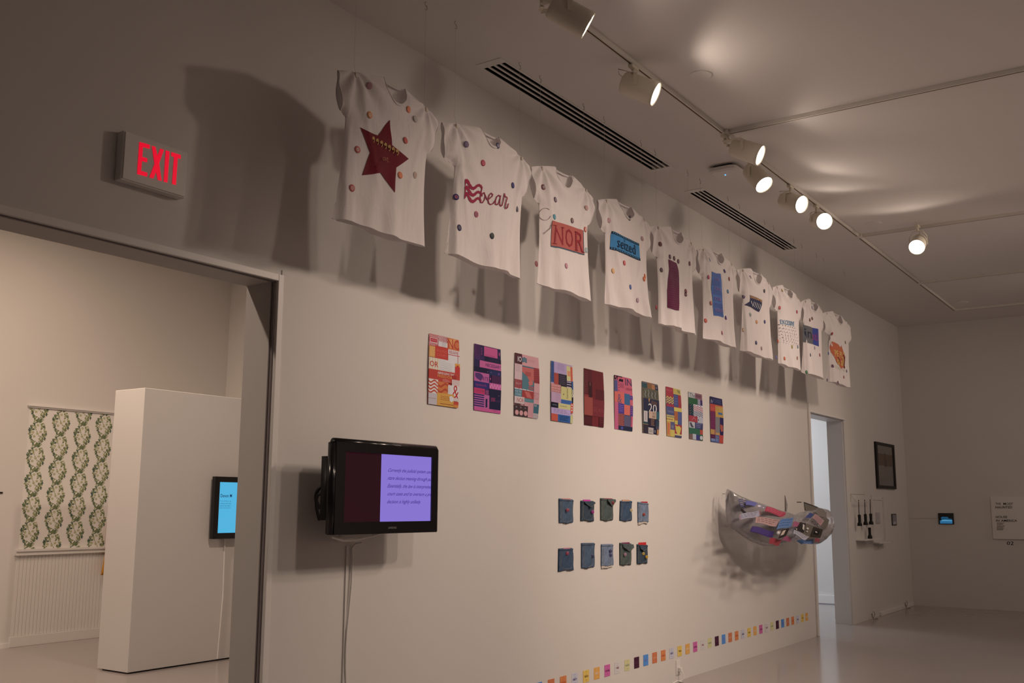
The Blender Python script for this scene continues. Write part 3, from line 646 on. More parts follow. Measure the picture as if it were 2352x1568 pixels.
q.r(0, 0, 1, .13, '14202c'); q.r(0, .87, 1, 1, '14202c'); q.vstripes(.02, .035, .98, .095, 16, '2c6c94', .5); q.vstripes(.02, .905, .98, .965, 16, '2c6c94', .5)
q.text('seized', .17, .20, .83, .78, '14283c'); q.ell(.42, .2, .015, .022, '101820'); q.done('film_print', s.t, label='blue film strip panel')
s = SH[4]; p = s.PX(Bc); p.poly([(1254, 878), (1322, 912), (1336, 975), (1345, 1050), (1342, 1120), (1340, 1200), (1341, 1260), (1338, 1318), (1300, 1312), (1258, 1290), (1255, 1220), (1250, 1140), (1254, 1050), (1262, 960)], '521330', (1298, 1100), 8, 4)
for k in range(20): y = 930 + k * 19; p.stroke([(1262, y), (1282, y + 8), (1310, y + 12), (1334, y + 24)], 1.4, '6a2444')
p.done('strip_print', s.t, label='tall plum strip')
s = SH[5]; q = s.P([Cc(*c) for c in ((236, 275), (322, 297), (352, 736), (253, 716))]); q.poly([(0, 0), (.5, .02), (1, 0), (1.07, .2), (1.02, .4), (1.0, .6), (.98, .8), (1, 1), (.5, .99), (0, 1), (-.03, .8), (-.02, .6), (-.1, .4), (-.02, .2)], '35558a', (.5, .5), 8, 3)
q.waves(.02, .03, .9, .12, 3, '4c4c80', 4, .6, True, .3); q.waves(.0, .42, .9, .52, 3, '4c4c80', 4, .6, True, .3); q.waves(.05, .70, .92, .82, 3, '4c4c80', 4, .6, True, .3); q.waves(.05, .90, .95, .98, 2, '4c4c80', 4, .6, True, .3); q.waves(-.02, .2, .9, .32, 3, '4c4c80', 4, .6, True, .3)
q.text('OR', .2, .13, .75, .19, '76426e'); q.text('CRIS', .1, .34, .85, .41, '76426e'); q.text('OSE', .1, .57, .8, .65, '76426e'); q.text('INDERS', .1, .83, .9, .90, '76426e')
q.done('zigzag_print', s.t, label='blue panel with purple zigzags')
p = s.PX(Cc)
for k in range(22): y = 305 + k * 18; x = 326 + 14 * math.sin(k / 22 * 2.5); p.stroke([(x, y), (x + 9, y + 10)], 2, '80485c')
p.done('stitch_print', s.t, label='column of small slanted red marks')
s = SH[6]; p = s.PX(Cc); p.poly([(620, 512), (680, 535), (738, 562), (733, 610), (718, 650), (703, 683), (670, 665), (640, 642), (610, 625), (578, 608), (600, 588), (618, 572), (624, 545)], '24243c', (665, 600), 6, 3)
p.text('controversy', 0, 0, 0, 0, 'b0783c', .02, [(622, 512), (737, 556), (734, 590), (624, 548)])
for k in range(6):
    x = 634 + k * 14.5; y = 572 + k * 7; p.stroke([(x - 4, y), (x + 2, y + 22), (x + 14, y + 46)] if k < 1 else [(x + 6, y), (x + 2, y + 22), (x - 8, y + 46)], 4.5, 'a89c98')
p.done('chest_print', s.t, label='navy shape with orange lettering and white slashes')
s = SH[7]; q = s.P([Cc(*c) for c in ((930, 755), (1058, 780), (1054, 826), (934, 800))]); q.text('EXCESSIVE', 0, 0, 1, 1, '34607c', .012); q.done('word_print', s.t, label='blue word EXCESSIVE')
p = s.PX(Cc)
for r_ in range(6):
    for c_ in range(7):
        x = 926 + c_ * 21.5 + r_ * 1.5; y = 806 + r_ * 33 + c_ * 6; p.ell(x, y, 3.2 if (r_ * 3 + c_) % 4 else 5, 4, '3c2a3c', 8)
p.done('dot_print', s.t, label='grid of small dark dots')
s = SH[8]; q = s.P([Cc(*c) for c in ((1175, 803), (1299, 850), (1303, 1026), (1172, 976))]); q.quadg([(0, 0), (.3, -.02), (.55, .0), (.53, 1), (0, 1)][:0] or [(0, 0), (.52, .06), (.53, 1), (0, 1)], '4c4648', 8, 10); q.quadg([(.52, .06), (1, 0), (1, 1), (.53, 1)], '28306c', 8, 10); q.h += .001
q.text('in', .08, .2, .45, .72, '1e2030', .01); q.text('sti', .5, .3, .9, .74, '702858', .01); q.done('square_print', s.t, label='half grey, half blue square')
s = SH[9]; p = s.PX(Cc); p.poly([(1450, 972), (1475, 985), (1505, 1005), (1525, 1035), (1535, 1015), (1545, 1050), (1558, 1090), (1575, 1130), (1568, 1180), (1562, 1215), (1568, 1248), (1550, 1235), (1535, 1248), (1515, 1215), (1492, 1190), (1470, 1140), (1452, 1085), (1445, 1030)], 'a44a2c', (1512, 1110), 6, 2)
p.text('PE PLE', 0, 0, 0, 0, 'b08c40', .01, [(1468, 1058), (1568, 1090), (1566, 1150), (1478, 1120)]); p.text('of all', 0, 0, 0, 0, 'b08c40', .01, [(1485, 1125), (1562, 1150), (1560, 1225), (1495, 1205)])
p.stroke([(1555, 1110), (1566, 1160), (1560, 1215), (1566, 1240)], 9, '5a1c24'); p.stroke([(1500, 1130), (1512, 1150), (1520, 1190)], 5, '6a2020')
for k in range(5): p.stroke([(1482 + 20 * k, 1215 + 8 * k), (1484 + 20 * k, 1245 + 8 * k)], 3, 'a8946c')
p.done('burst_print', s.t, label='orange burst with yellow letters')
# ceiling S-hooks above the clips
hk = []
for i, s in enumerate(SH):
    for j, (cx, cz) in enumerate(s.cl): hk.append((cx, i, j))
for n, (cx, i, j) in enumerate(hk):
    b = MB(); pts = []
    for k in range(9): a = PI / 2 + PI * 1.25 * k / 8; pts.append((cx + .011 * math.cos(a), YS, H - .012 + .011 * math.sin(a)))
    for k in range(1, 10): a = PI * .65 - PI * 1.3 * k / 9; pts.append((cx + .012 * math.cos(a) - .002, YS, H - .035 + .012 * math.sin(a)))
    side_ = ['nearer', 'farther'][j]; nm = ['star', 'crimson script', 'NOR', 'blue film-strip', 'plum strip', 'blue zigzag', 'navy and orange', 'EXCESSIVE', 'grey and blue square', 'orange burst'][i]
    tag(make('ceiling_hook', MB().tube(pts, .0013, 5), M['steel'], loc=(cx, YS, H), smooth=True), f'small bent wire hook above the {side_} shoulder of the {nm} T-shirt', 'hook', 'bent wire hooks holding the T-shirts')

# ------------------------------------------------------------------ posters
PXS = [4.759, 5.225, 5.693, 6.159, 6.632, 7.107, 7.592, 8.048, 8.518, 8.999]
PW, PH, PZ = 0.297, 0.433, 2.497
PREF = lin('b59c8a')
class Poster:
    def __init__(s, i, label, base, ref='b5a08e'):
        x = PXS[i]; rnd = random.Random(i); s.ref = lin(ref); cu = rnd.uniform(.004, .012); ph = rnd.uniform(0, 2); tl = rnd.uniform(-.003, .003)
        s.fn = lambda u, v, h: Vector((x + PW * u + tl * v * 2 - .004 * math.sin(PI * v) * (1 - u), -(.003 + cu * math.sin(PI * v) * (.3 + .7 * u * u) + .002 * math.sin(3 * v + ph)) - h, PZ - PH * v - .002 * u))
        s.o = tag(make('poster', MB().grid(lambda u, v: s.fn(u, v, 0), 8, 14), M['paper'], loc=(x + PW / 2, 0, PZ - PH), solid=.0006), label, 'poster', 'collage posters in a row on the wall')
        s.p = Print(s.fn, ref=s.ref, cell=.09, h0=.0006, step=.00012); s.p.r(0, 0, 1, 1, base)
    def end(s): s.p.done('print', s.o)
q = Poster(0, 'white, red and orange collage poster lettered RELIGION and OR, leftmost of the row', 'b83a30'); p = q.p
p.r(0, 0, .3, .17, 'b03a3a'); p.stripes(0, .01, .3, .05, 3, 'c8b0a4', .3); p.stripes(0, .12, .3, .17, 3, 'c8b0a4', .3); p.r(.03, .05, .28, .12, 'c8a8a0'); p.r(.045, .058, .265, .112, 'b02c34'); p.lines(.08, .08, .24, .095, 1, 'd09090')
p.r(.3, 0, .6, .085, 'c0a8a0')
for k in range(7): p.stroke([(.31 + .043 * k, .0), (.33 + .043 * k, .02), (.31 + .043 * k, .045), (.33 + .043 * k, .065), (.325 + .043 * k, .08)], .018, 'b04040', 1.4)
p.r(.3, .085, .6, .17, 'c2aea4'); p.lines(.42, .09, .57, .16, 5, '988880')
p.r(.6, -.0, 1, .17, 'bc5c2c'); p.poly([(.65, .02), (.9, .0), (.8, .1), (.7, .16)], 'c87c3c', None, 2, 2); p.text('NC', .62, .015, .99, .155, 'ac3424', .02)
p.r(0, .17, .2, .33, 'c07a3a'); p.waves(.02, .18, .18, .32, 4, 'd09a50', 3, .4); p.r(.2, .155, .62, .335, 'b43026'); p.text('RULING', .25, .2, .58, .24, 'c85040'); p.text('COURT', .25, .26, .58, .3, 'c85040')
p.r(.62, .17, 1, .255, 'bfaaa2'); p.text('RELIGION', .66, .185, .94, .225, 'a83a3a', .01); p.r(.62, .24, 1, .25, 'b03030'); p.r(.93, .18, .945, .34, 'b03030')
p.r(.62, .255, .93, .36, 'c2b0a4'); p.r(.945, .255, 1, .36, 'c2b0a4')
p.r(0, .335, .35, .50, 'c4b09c'); p.vstripes(.02, .335, .35, .50, 4, 'c49a68', .3); p.text('OR', .03, .385, .30, .465, 'b03028', .03)
p.r(.35, .335, .84, .52, 'c4b2a6')
for k in range(5): p.stroke([(.36, .36 + .03 * k), (.5, .365 + .03 * k), (.56, .38 + .025 * k), (.74, .385 + .026 * k)], .004, '8c7a70', 1.4)
p.r(.84, .36, 1, .5, 'c8822c'); p.poly([(.9, .385), (.95, .385), (.99, .42), (.99, .5), (.86, .5), (.86, .42)], 'b02e28', None, 2, 2); p.r(.84, .41, 1, .53, 'b62c28')
p.r(0, .5, 1, .66, 'b03428'); p.text('ABRIDGING THE', .28, .52, .82, .552, 'd0c0b4', .02); p.text('FREEDOM', .28, .56, .78, .6, 'c07a34', .01)
p.ell(.82, .57, .08, .035, '9c2a24'); p.r(.75, .60, 1, .69, 'c4b0a4'); p.stripes(.75, .605, 1, .69, 5, 'b04a3c', .25); p.lines(.45, .62, .7, .66, 2, 'cc8878')
p.r(0, .64, .3, .84, 'c6b2a2'); p.waves(0, .65, .3, .84, 4, 'b43c28', 1.2, .35, False, .5); p.r(.3, .66, .63, .84, 'c0642c'); p.waves(.3, .67, .63, .83, 2, 'ac3a24', 1, .3, False, .4)
p.r(.63, .69, 1, .86, 'c6b4a8'); p.text('&', .78, .68, .99, .87, 'b02a28'); p.vstripes(.64, .72, .72, .84, 3, 'a89890', .2)
p.r(0, .84, .28, 1, 'b4a09a'); p.vstripes(.02, .84, .27, 1, 5, 'a08c8a', .15); p.lines(.0, .91, .28, .925, 1, '9a5050'); p.r(.28, .82, .84, 1, 'c4842c'); p.lines(.4, .86, .78, .93, 3, '9a5a24'); p.r(.38, .965, .84, .975, '8c4a20')
p.poly([(.68, .85), (.76, .84), (.84, .87), (.83, .91), (.75, .93), (.7, .91)], 'c8b8ac', None, 2, 2); p.r(.84, .86, 1, .91, 'c4b4aa'); p.stripes(.84, .86, 1, .92, 4, 'b07060', .25); p.r(.84, .915, 1, .96, 'b83a28'); p.r(.84, .96, 1, 1, 'c07028'); q.end()
q = Poster(1, 'pink and navy collage poster lettered NECESSARY', '2c2240'); p = q.p
p.r(0, 0, .22, .23, '4a2248'); p.vstripes(.12, .01, .22, .15, 3, '382040', .4); p.text('S', .24, .04, .3, .1, '7a3058'); p.text('&', .24, .1, .3, .15, '7a3058'); p.r(.36, .01, .87, .155, 'b0406a'); p.lines(.4, .13, .8, .15, 2, '7a2a50'); p.ell(.94, .08, .025, .03, '9a3860')
p.waves(.02, .17, .38, .24, 3, '402a50', 3, .4, True); p.r(.38, .165, 1, .24, '201c30'); p.text('NEEDFUL', .55, .18, .95, .225, '34283e')
p.r(.2, .235, 1, .34, 'b04a74'); p.text('NECESSARY', .42, .262, .99, .312, '3c2048', .015); p.r(0, .34, 1, .43, '1e1c30'); p.r(.55, .35, 1, .43, '262848'); p.ell(.5, .39, .015, .01, '6a4a70'); p.ell(.62, .39, .015, .01, '6a4a70'); p.r(.88, .375, .94, .41, '5a3a70')
p.r(0, .42, .55, .56, 'a84a78'); p.poly([(.04, .44), (.2, .43), (.3, .45), (.33, .48), (.3, .51), (.24, .55), (.18, .53), (.1, .52), (.04, .49)], '4c2c58', None, 2, 2); p.text('ATE', .3, .475, .53, .535, '5c2452', .02); p.r(.64, .43, 1, .56, '46203e'); p.ell(.6, .49, .02, .015, 'b04070')
p.r(0, .56, .55, .66, '30265a'); p.text('speech', .06, .585, .45, .64, '7c2858', .02); p.r(.56, .55, 1, .64, 'b04a78'); p.waves(.57, .565, .99, .625, 1, 'c86a94', 4, .5)
p.r(0, .66, .4, .745, 'ac2450'); p.text('JUDGED', .08, .685, .38, .72, '7a2048'); p.r(.4, .66, .55, .74, '2c2240'); p.waves(.42, .67, .54, .74, 4, 'a04470', 2, .4)
p.r(.56, .64, 1, .95, '221e34'); p.waves(.62, .77, .78, .83, 4, '8a2a54', 2, .35); p.text('oval', .78, .79, .96, .83, '4a2a48'); p.ell(.92, .73, .012, .012, '6c4a68')
p.r(0, .745, .56, .95, 'a84c78'); p.stripes(0, .75, .37, .95, 6, '2c2252', .55); p.quadg([(.42, .81), (.49, .80), (.49, .93), (.42, .94)], '281e40'); p.r(0, .95, 1, 1, 'b44272'); p.lines(.7, .965, .9, .98, 1, '6a2040'); q.end()
q = Poster(2, 'salmon, teal and maroon collage poster lettered IO and NOR', 'b87876'); p = q.p
p.r(0, 0, .3, .17, '4c2428'); p.text('IO', .12, .045, .28, .13, 'c4b0a8', .02); p.r(.3, 0, 1, .18, 'b87a76'); p.waves(.3, .04, .5, .12, 3, '3a5c64', 1.5, .3, False, .9); p.text('ROOST', .55, .06, .85, .1, 'a86866'); p.r(.3, .18, .78, .2, '3c5a62')
p.r(0, .17, .3, .42, 'b8908a'); p.lines(.05, .18, .27, .3, 9, 'a07a76', .4); p.r(.3, .2, .78, .56, '466468'); p.poly([(.3, .2), (.78, .2), (.78, .4), (.6, .42), (.5, .34), (.3, .28)], 'ac5048', None, 3, 3); p.waves(.42, .27, .66, .34, 4, '7c2028', 3, .4, False, .4); p.poly([(.55, .43), (.66, .4), (.74, .42), (.72, .47), (.6, .49)], 'b4564e', None, 2, 2); p.stripes(.56, .5, .78, .56, 2, 'a84040', .5)
p.r(.78, .18, 1, .43, '84282c'); 
for k in range(6): p.stroke([(.79, .22 + .03 * k), (.99, .19 + .035 * k)], .004, 'a45450', 1.4)
p.r(0, .42, .3, .56, '82282e'); p.vstripes(0, .42, .3, .56, 7, 'a05854', .3); p.text('CUT', .05, .47, .25, .5, 'b88884'); p.r(.78, .43, 1, .77, 'b8807c'); p.text('RSO', .8, .58, .98, .7, 'a05a58')
p.lines(0, .56, .78, .575, 1, 'c4b0a8', .9); p.r(0, .575, .3, .69, '43686e'); p.text('FOR THE', .03, .59, .27, .63, '9aa09c'); p.text('OTHER', .03, .64, .27, .675, '9aa09c'); p.r(.3, .58, .78, .7, '92302e'); p.poly([(.4, .59), (.6, .6), (.7, .69), (.5, .68)], 'b05048', None, 2, 2)
p.r(0, .69, .4, .8, 'b89a90'); p.text('NOR', .1, .71, .38, .78, 'a04a48', .01); p.r(.4, .7, .78, .76, '4c6a6c'); p.lines(.45, .725, .7, .735, 1, '8a9a94'); p.r(.4, .76, .78, 1, 'b87a78'); p.stripes(.56, .78, .78, .98, 11, 'a06866', .2)
p.r(.78, .77, 1, .93, '33565e'); p.waves(.8, .78, .92, .82, 1, 'b09a90', 2, .4, True, .3); p.r(.78, .92, 1, 1, 'b8a49a'); p.stripes(.78, .93, 1, 1, 4, '6a3440', .35); p.lines(0, .80, .3, .82, 1, '4c2c2e', .9)
p.r(0, .825, .55, 1, '3e2c2c')
for k in range(3): p.ell(.1 + .18 * k, .945, .075, .04, 'bc7c76'); p.r(.05 + .18 * k, .85, .1 + .18 * k, .87, '7a6460')
q.end()
q = Poster(3, 'yellow, lilac, blue and orange collage poster with a cream ampersand at its right edge', 'a88694'); p = q.p
p.r(0, 0, .14, .36, '3c5078'); p.waves(.02, .02, .12, .34, 7, '25345c', 1.5, .4); p.r(.14, 0, .72, .19, 'a0809a'); p.lines(.3, .02, .66, .14, 8, '907088', .5); p.r(.72, .03, .92, .28, 'b8a468'); p.r(.75, .11, .89, .2, 'c07850'); p.r(.9, .03, 1, .28, 'b84a34')
p.r(.14, .19, .34, .38, '9a3a30'); p.r(.34, .19, .72, .4, '302830'); p.lines(.4, .22, .66, .38, 5, '50404a'); p.r(.72, .29, .93, .38, '201e28'); p.stripes(.72, .3, .93, .38, 2, 'a890a0', .35)
p.r(0, .38, .44, .52, 'b0645a')
for a in range(3):
    for c_ in range(6): p.ell(.05 + .07 * c_, .405 + .045 * a, .02, .015, 'c8908a', 8)
p.r(.44, .4, .94, .63, 'b4a060'); p.text('peacably', .0, 0, 0, 0, '6a5a34', .01, [(.78, .42), (.78, .6), (.68, .6), (.68, .42)]); p.ell(.56, .53, .02, .015, '6a4a30'); p.r(.93, .28, 1, .42, '2c4a70'); p.r(.93, .42, 1, .66, '18161e'); p.text('&', .93, .42, 1.02, .56, 'b8a884', .02)
p.r(0, .52, .44, .69, 'aa8090'); p.lines(.2, .53, .42, .68, 7, '9a7080', .3); p.r(.44, .62, .94, .69, '32588c'); p.lines(.46, .635, .9, .68, 3, '24406c', .4)
p.r(0, .69, .32, .78, '1c1a24'); p.lines(.06, .73, .28, .745, 1, '8a8488'); p.r(.32, .69, .94, .78, 'b4a264'); p.lines(.4, .73, .8, .75, 1, '70643c', .5); p.r(.88, .66, 1, .83, 'b8442c')
for k in range(3): p.ell(.94, .69 + .045 * k, .03, .014, 'c8b0a0', 8)
p.r(0, .78, .88, .88, 'a484a0'); p.lines(.1, .8, .85, .87, 3, '8f7090', .6); p.r(0, .88, .3, 1, 'b24434'); p.r(.3, .88, .9, 1, '2a5080'); p.lines(.38, .9, .82, .985, 4, '163054', .6); p.r(.88, .86, 1, 1, 'b0a068'); q.end()
q = Poster(4, 'dark maroon and brick red collage poster, darkest of the row', '6c1f22', 'bca692'); p = q.p
p.r(0, 0, .4, .5, '581e20'); p.stripes(.02, .05, .2, .45, 12, '6c2c2c', .3); p.r(.2, .22, .42, .5, '3a1a1c'); p.lines(.28, .23, .34, .3, 1, '7a3a34', .9); p.r(.4, 0, 1, .52, '681e22')
for k in range(6): p.stroke([(.5 + .08 * k, .03), (.47 + .08 * k, .15), (.52 + .08 * k, .25), (.5 + .08 * k, .33)], .008, '541820', 1.4)
p.r(.58, .33, 1, .52, '541a1e'); p.r(0, .46, .22, .5, '842c2c'); p.r(0, .5, .42, .82, '903c30'); p.r(.0, .82, .4, 1, '48181a'); p.stripes(.02, .86, .38, .98, 5, '58242a', .3); p.r(.42, .52, 1, .82, '70242a'); p.text('REE', .72, .68, .96, .73, '8a3034'); p.lines(.45, .66, .7, .76, 4, '84302e', .4); p.r(.74, .82, 1, 1, '50181e'); p.stripes(.76, .84, .98, .94, 3, '682428', .3); q.end()
q = Poster(5, 'hot pink, orange and blue collage poster lettered IN', 'b84a58', 'bca692'); p = q.p
p.r(.0, .0, .2, .08, '2c1a24'); p.ell(.08, .03, .03, .02, 'b05060'); p.ell(.14, .06, .02, .02, 'b05060'); p.r(.2, 0, .46, .02, '3a1c28'); p.text('IN', .62, .02, .98, .15, '40304c', .01); p.text('cation', .62, .175, .98, .24, '803040'); p.poly([(.25, .085), (.3, .05), (.5, .05), (.5, .1), (.25, .1)], '281820', None, 2, 2)
p.r(0, .09, .18, .3, '4a4468'); p.lines(.3, .13, .55, .22, 6, '903c50', .5)
for k in range(4): p.ell(.25, .12 + .05 * k, .025, .008, '50202c', 8)
p.r(0, .3, .55, .52, 'c05044'); p.text('&', .16, .34, .4, .51, '6a4458', .01); p.r(.54, .31, .84, .53, '325470'); p.r(.84, .33, 1, .41, '4c346c'); p.lines(.86, .36, .98, .38, 1, '7a5a94'); p.r(.84, .41, 1, .51, 'b84c58'); p.r(0, .5, .2, 1, 'b04862')
p.r(.2, .51, .52, .7, '45306a'); p.lines(.25, .54, .5, .68, 4, '80589a', .3); p.r(.52, .52, .84, .74, 'c45444'); p.r(.84, .52, 1, .72, '4a3068'); p.lines(.88, .54, .98, .7, 4, '9a4a7a', .35)
p.r(.2, .7, .52, .92, 'b8584c'); p.stripes(.2, .705, .52, .92, 9, '2e1820', .5); p.r(.52, .71, .88, .94, '2a2436'); p.waves(.53, .72, .87, .93, 10, '8a7a90', 4, .5, True, .3); p.r(.88, .72, 1, .94, 'b84a60'); p.waves(.86, .73, .94, .92, 7, '2c1c2c', 1, .5, True, .4); p.r(.2, .92, 1, 1, '242638'); p.ell(.4, .965, .07, .03, '42407a'); q.end()
q = Poster(6, 'dark slate and olive collage poster with a large 20', '2c2a3a', 'bfa996'); p = q.p
p.r(0, 0, 1, .03, '5c5050'); p.r(0, .03, .32, .13, '2c4444'); p.r(.32, .0, .6, .13, '7c5030'); p.r(.6, .02, .8, .13, '9a6038'); p.r(.8, .03, 1, .11, '2a2430'); p.lines(.84, .05, .96, .1, 3, '887878', .5); p.r(0, .12, 1, .32, '584e3c')
for k in range(9): x = .08 + .1 * k; p.stroke([(x, .15 + .02 * (k % 3)), (x + .03, .2), (x - .02, .25), (x + .03, .29)], .02, '8a8c84' if k % 2 else '3a3830', 1.4)
p.r(0, .32, 1, .56, '2a2838'); p.poly([(.36, .32), (.46, .32), (.4, .4)], 'a8743c', None, 1, 1); p.quadg([(.55, .34), (.88, .37), (.84, .43), (.5, .42)], '503834'); p.text('20', .36, .41, .85, .585, 'c4b0a2'); p.r(0, .56, .34, .82, '283a40'); p.r(.08, .57, .3, .78, 'b09a90')
for k in range(6): p.r(.17, .6 + .027 * k, .21, .615 + .027 * k, '7a5a54')
p.r(.38, .56, .82, .7, 'b08a70'); p.text('NOT', .6, .57, .8, .62, '3a2c2c'); p.text('BE', .6, .635, .76, .68, '3a2c2c'); p.r(.82, .55, 1, .7, '2c5458'); p.r(.34, .7, .8, .86, '2a2230'); p.lines(.5, .72, .74, .85, 5, '9a6844', .4); p.r(.8, .72, 1, .84, '2c3840'); p.r(0, .82, .34, .835, '806040'); p.r(0, .84, .34, 1, '342830'); p.r(.34, .88, .66, 1, 'a89084'); p.vstripes(.4, .92, .62, .97, 6, '5a6058', .4); p.r(.8, .84, 1, .9, '484048'); p.lines(.7, .92, .82, .97, 3, '988890', .5); p.r(.87, .9, 1, 1, 'a86c3c'); p.r(0, .2, .015, 1, '9a7860'); q.end()
q = Poster(7, 'red, yellow and slate-blue collage poster with a yellow bird-shaped figure at the bottom', '9c2c30', 'bfa996'); p = q.p
p.r(0, 0, .5, .2, '9a2a34'); p.lines(.03, .05, .47, .09, 2, 'b05058', .5); p.r(.5, 0, 1, .12, 'bc9c40'); p.waves(.52, .01, .98, .11, 5, 'a88838', 4, .4); p.poly([(.75, .02), (.95, .03), (.97, .09), (.8, .07)], '80743c', None, 2, 2)
p.r(0, .2, .5, .34, '94303a'); p.waves(0, .19, .5, .34, 3, 'bc9e44', 2.5, .45, True, .5); p.waves(0, .22, .5, .36, 3, '3c3c60', 2.5, .45, True, .3); p.r(.5, .12, .8, .38, '48486c'); p.lines(.55, .15, .77, .36, 4, '5c5c80', .3); p.r(.8, .12, 1, .36, '982c34'); p.r(0, .35, .5, .4, '982c38')
p.r(0, .4, .5, .57, '464668'); p.text('I summon', .05, .46, .46, .52, '7a7478'); p.r(.5, .39, 1, .47, 'c0a040'); p.r(0, .57, .5, .7, 'bc9c44'); p.waves(.02, .585, .5, .62, 1, '4a4a5c', 5, .5, True, .5); p.lines(0, .645, .5, .67, 1, '8c5034', .9); p.r(.5, .47, .74, .68, 'a0542c'); p.r(.74, .47, 1, .74, '484c70'); p.lines(.77, .49, .97, .72, 7, '5a5e80', .3)
p.r(0, .7, .24, 1, 'b8803a'); p.poly([(.05, .72), (.2, .75), (.15, .98), (.05, .95)], 'bc5c34', None, 2, 2); p.r(.24, .7, .52, .86, '504c68'); p.ell(.38, .8, .08, .04, '706470'); p.r(.24, .86, .52, 1, 'bc9c40'); p.r(.52, .66, .72, .76, 'b89a40'); p.r(.52, .74, 1, .93, '9c2c30'); p.poly([(.55, .76), (.7, .78), (.8, .76), (.95, .8), (.9, .88), (.85, .93), (.7, .93), (.6, .87)], 'bca03c', None, 3, 3); p.r(.52, .93, 1, .96, 'bca064'); p.r(.52, .96, 1, 1, '44405c'); q.end()
q = Poster(8, 'green, red and purple collage poster with a chevron panel, lettered The', '34403c', 'bfa996'); p = q.p
p.r(0, 0, .5, .13, 'b0a298'); p.text('The', .06, .02, .5, .11, '3c4440'); p.r(.48, .0, 1, .13, '845058'); p.lines(.55, .04, .95, .09, 2, '4a2c34', .6); p.r(0, .12, .66, .26, '2c5434'); p.r(.66, .12, .85, .24, '8c8088'); p.r(.85, .13, 1, .24, '3c2854'); p.r(0, .26, .34, .5, '262c40')
for k in range(4): p.waves(.05, .27 + .055 * k, .34, .30 + .055 * k, 1, '2c5c38', 1.5, .5); p.ell(.1, .3 + .05 * k, .02, .012, 'a03c3c', 8)
p.r(.33, .25, 1, .5, 'c0b4ac'); p.waves(.33, .27, 1, .39, 3, 'a4303c', 3.2, .5, True, .45, 26); p.waves(.33, .39, 1, .5, 3, '34264c', 3.2, .5, True, .45, 26); p.r(0, .5, .62, .63, '9c3038'); p.stroke([(.2, .6), (.35, .53), (.5, .58)], .02, 'b86868', 1.4); p.r(.62, .5, 1, .64, 'a89c9c'); p.ell(.68, .57, .03, .02, '2c2c30', 8)
p.r(0, .63, .42, .76, 'a89c94'); p.poly([(.05, .66), (.15, .64), (.25, .7), (.35, .74), (.2, .75), (.1, .72)], '44404c', None, 2, 2); p.r(.42, .63, 1, .76, '403c5c'); p.lines(.5, .64, .9, .75, 3, '706c84', .5); p.r(0, .76, .78, .89, '2c5840'); p.r(.78, .77, 1, .87, 'a84030'); p.r(0, .89, .25, 1, '745048'); p.r(.25, .88, .5, 1, 'a49c9c'); p.r(.5, .89, .76, 1, '3c3468'); p.r(.76, .87, 1, 1, '2c5038'); p.ell(.88, .94, .1, .045, 'b4a8a4', 12); q.end()
q = Poster(9, 'purple, orange and blue collage poster, rightmost of the row', '5c2c54', 'bfa996'); p = q.p
p.r(0, 0, 1, .16, '2a2444'); p.text('the', .03, .05, .2, .14, '9a8a94', .02, None, .3); p.text('POWERS', .24, .035, .9, .135, '484868', .01); p.r(0, .16, .4, .34, 'b43a30'); p.lines(.03, .24, .37, .3, 3, 'c05848', .4); p.r(.4, .16, 1, .22, 'b8502c'); p.r(.4, .19, 1, .43, 'b88434'); p.lines(.44, .2, .7, .3, 3, 'a06830', .3); p.r(.6, .32, .93, .37, '3c6484'); p.r(0, .32, .38, .72, '6c2244'); p.stripes(.02, .34, .36, .7, 9, '7c2c4c', .3)
p.r(.38, .43, .72, .78, '7a6c68'); p.r(.72, .43, 1, .6, '30244c'); p.r(.72, .58, 1, .82, '2c2244'); p.poly([(.75, .58), (.95, .6), (.97, .72), (.85, .75), (.75, .68)], 'ac4c34', None, 2, 2); p.r(0, .72, .28, .83, 'b47c38'); p.r(.28, .72, .42, .83, '9c5c4c'); p.r(.4, .78, .72, .84, 'b8803c'); p.r(0, .83, .36, .93, '5c2240'); p.r(0, .92, .36, 1, '3c5078'); p.stripes(.03, .93, .33, .98, 2, 'a8a4ac', .4); p.r(.36, .83, .68, 1, '54587c'); p.text('by', .42, .86, .62, .9, 'a08060'); p.lines(.4, .92, .64, .98, 2, '8090a8', .4); p.r(.68, .82, 1, 1, 'b43c30'); q.end()

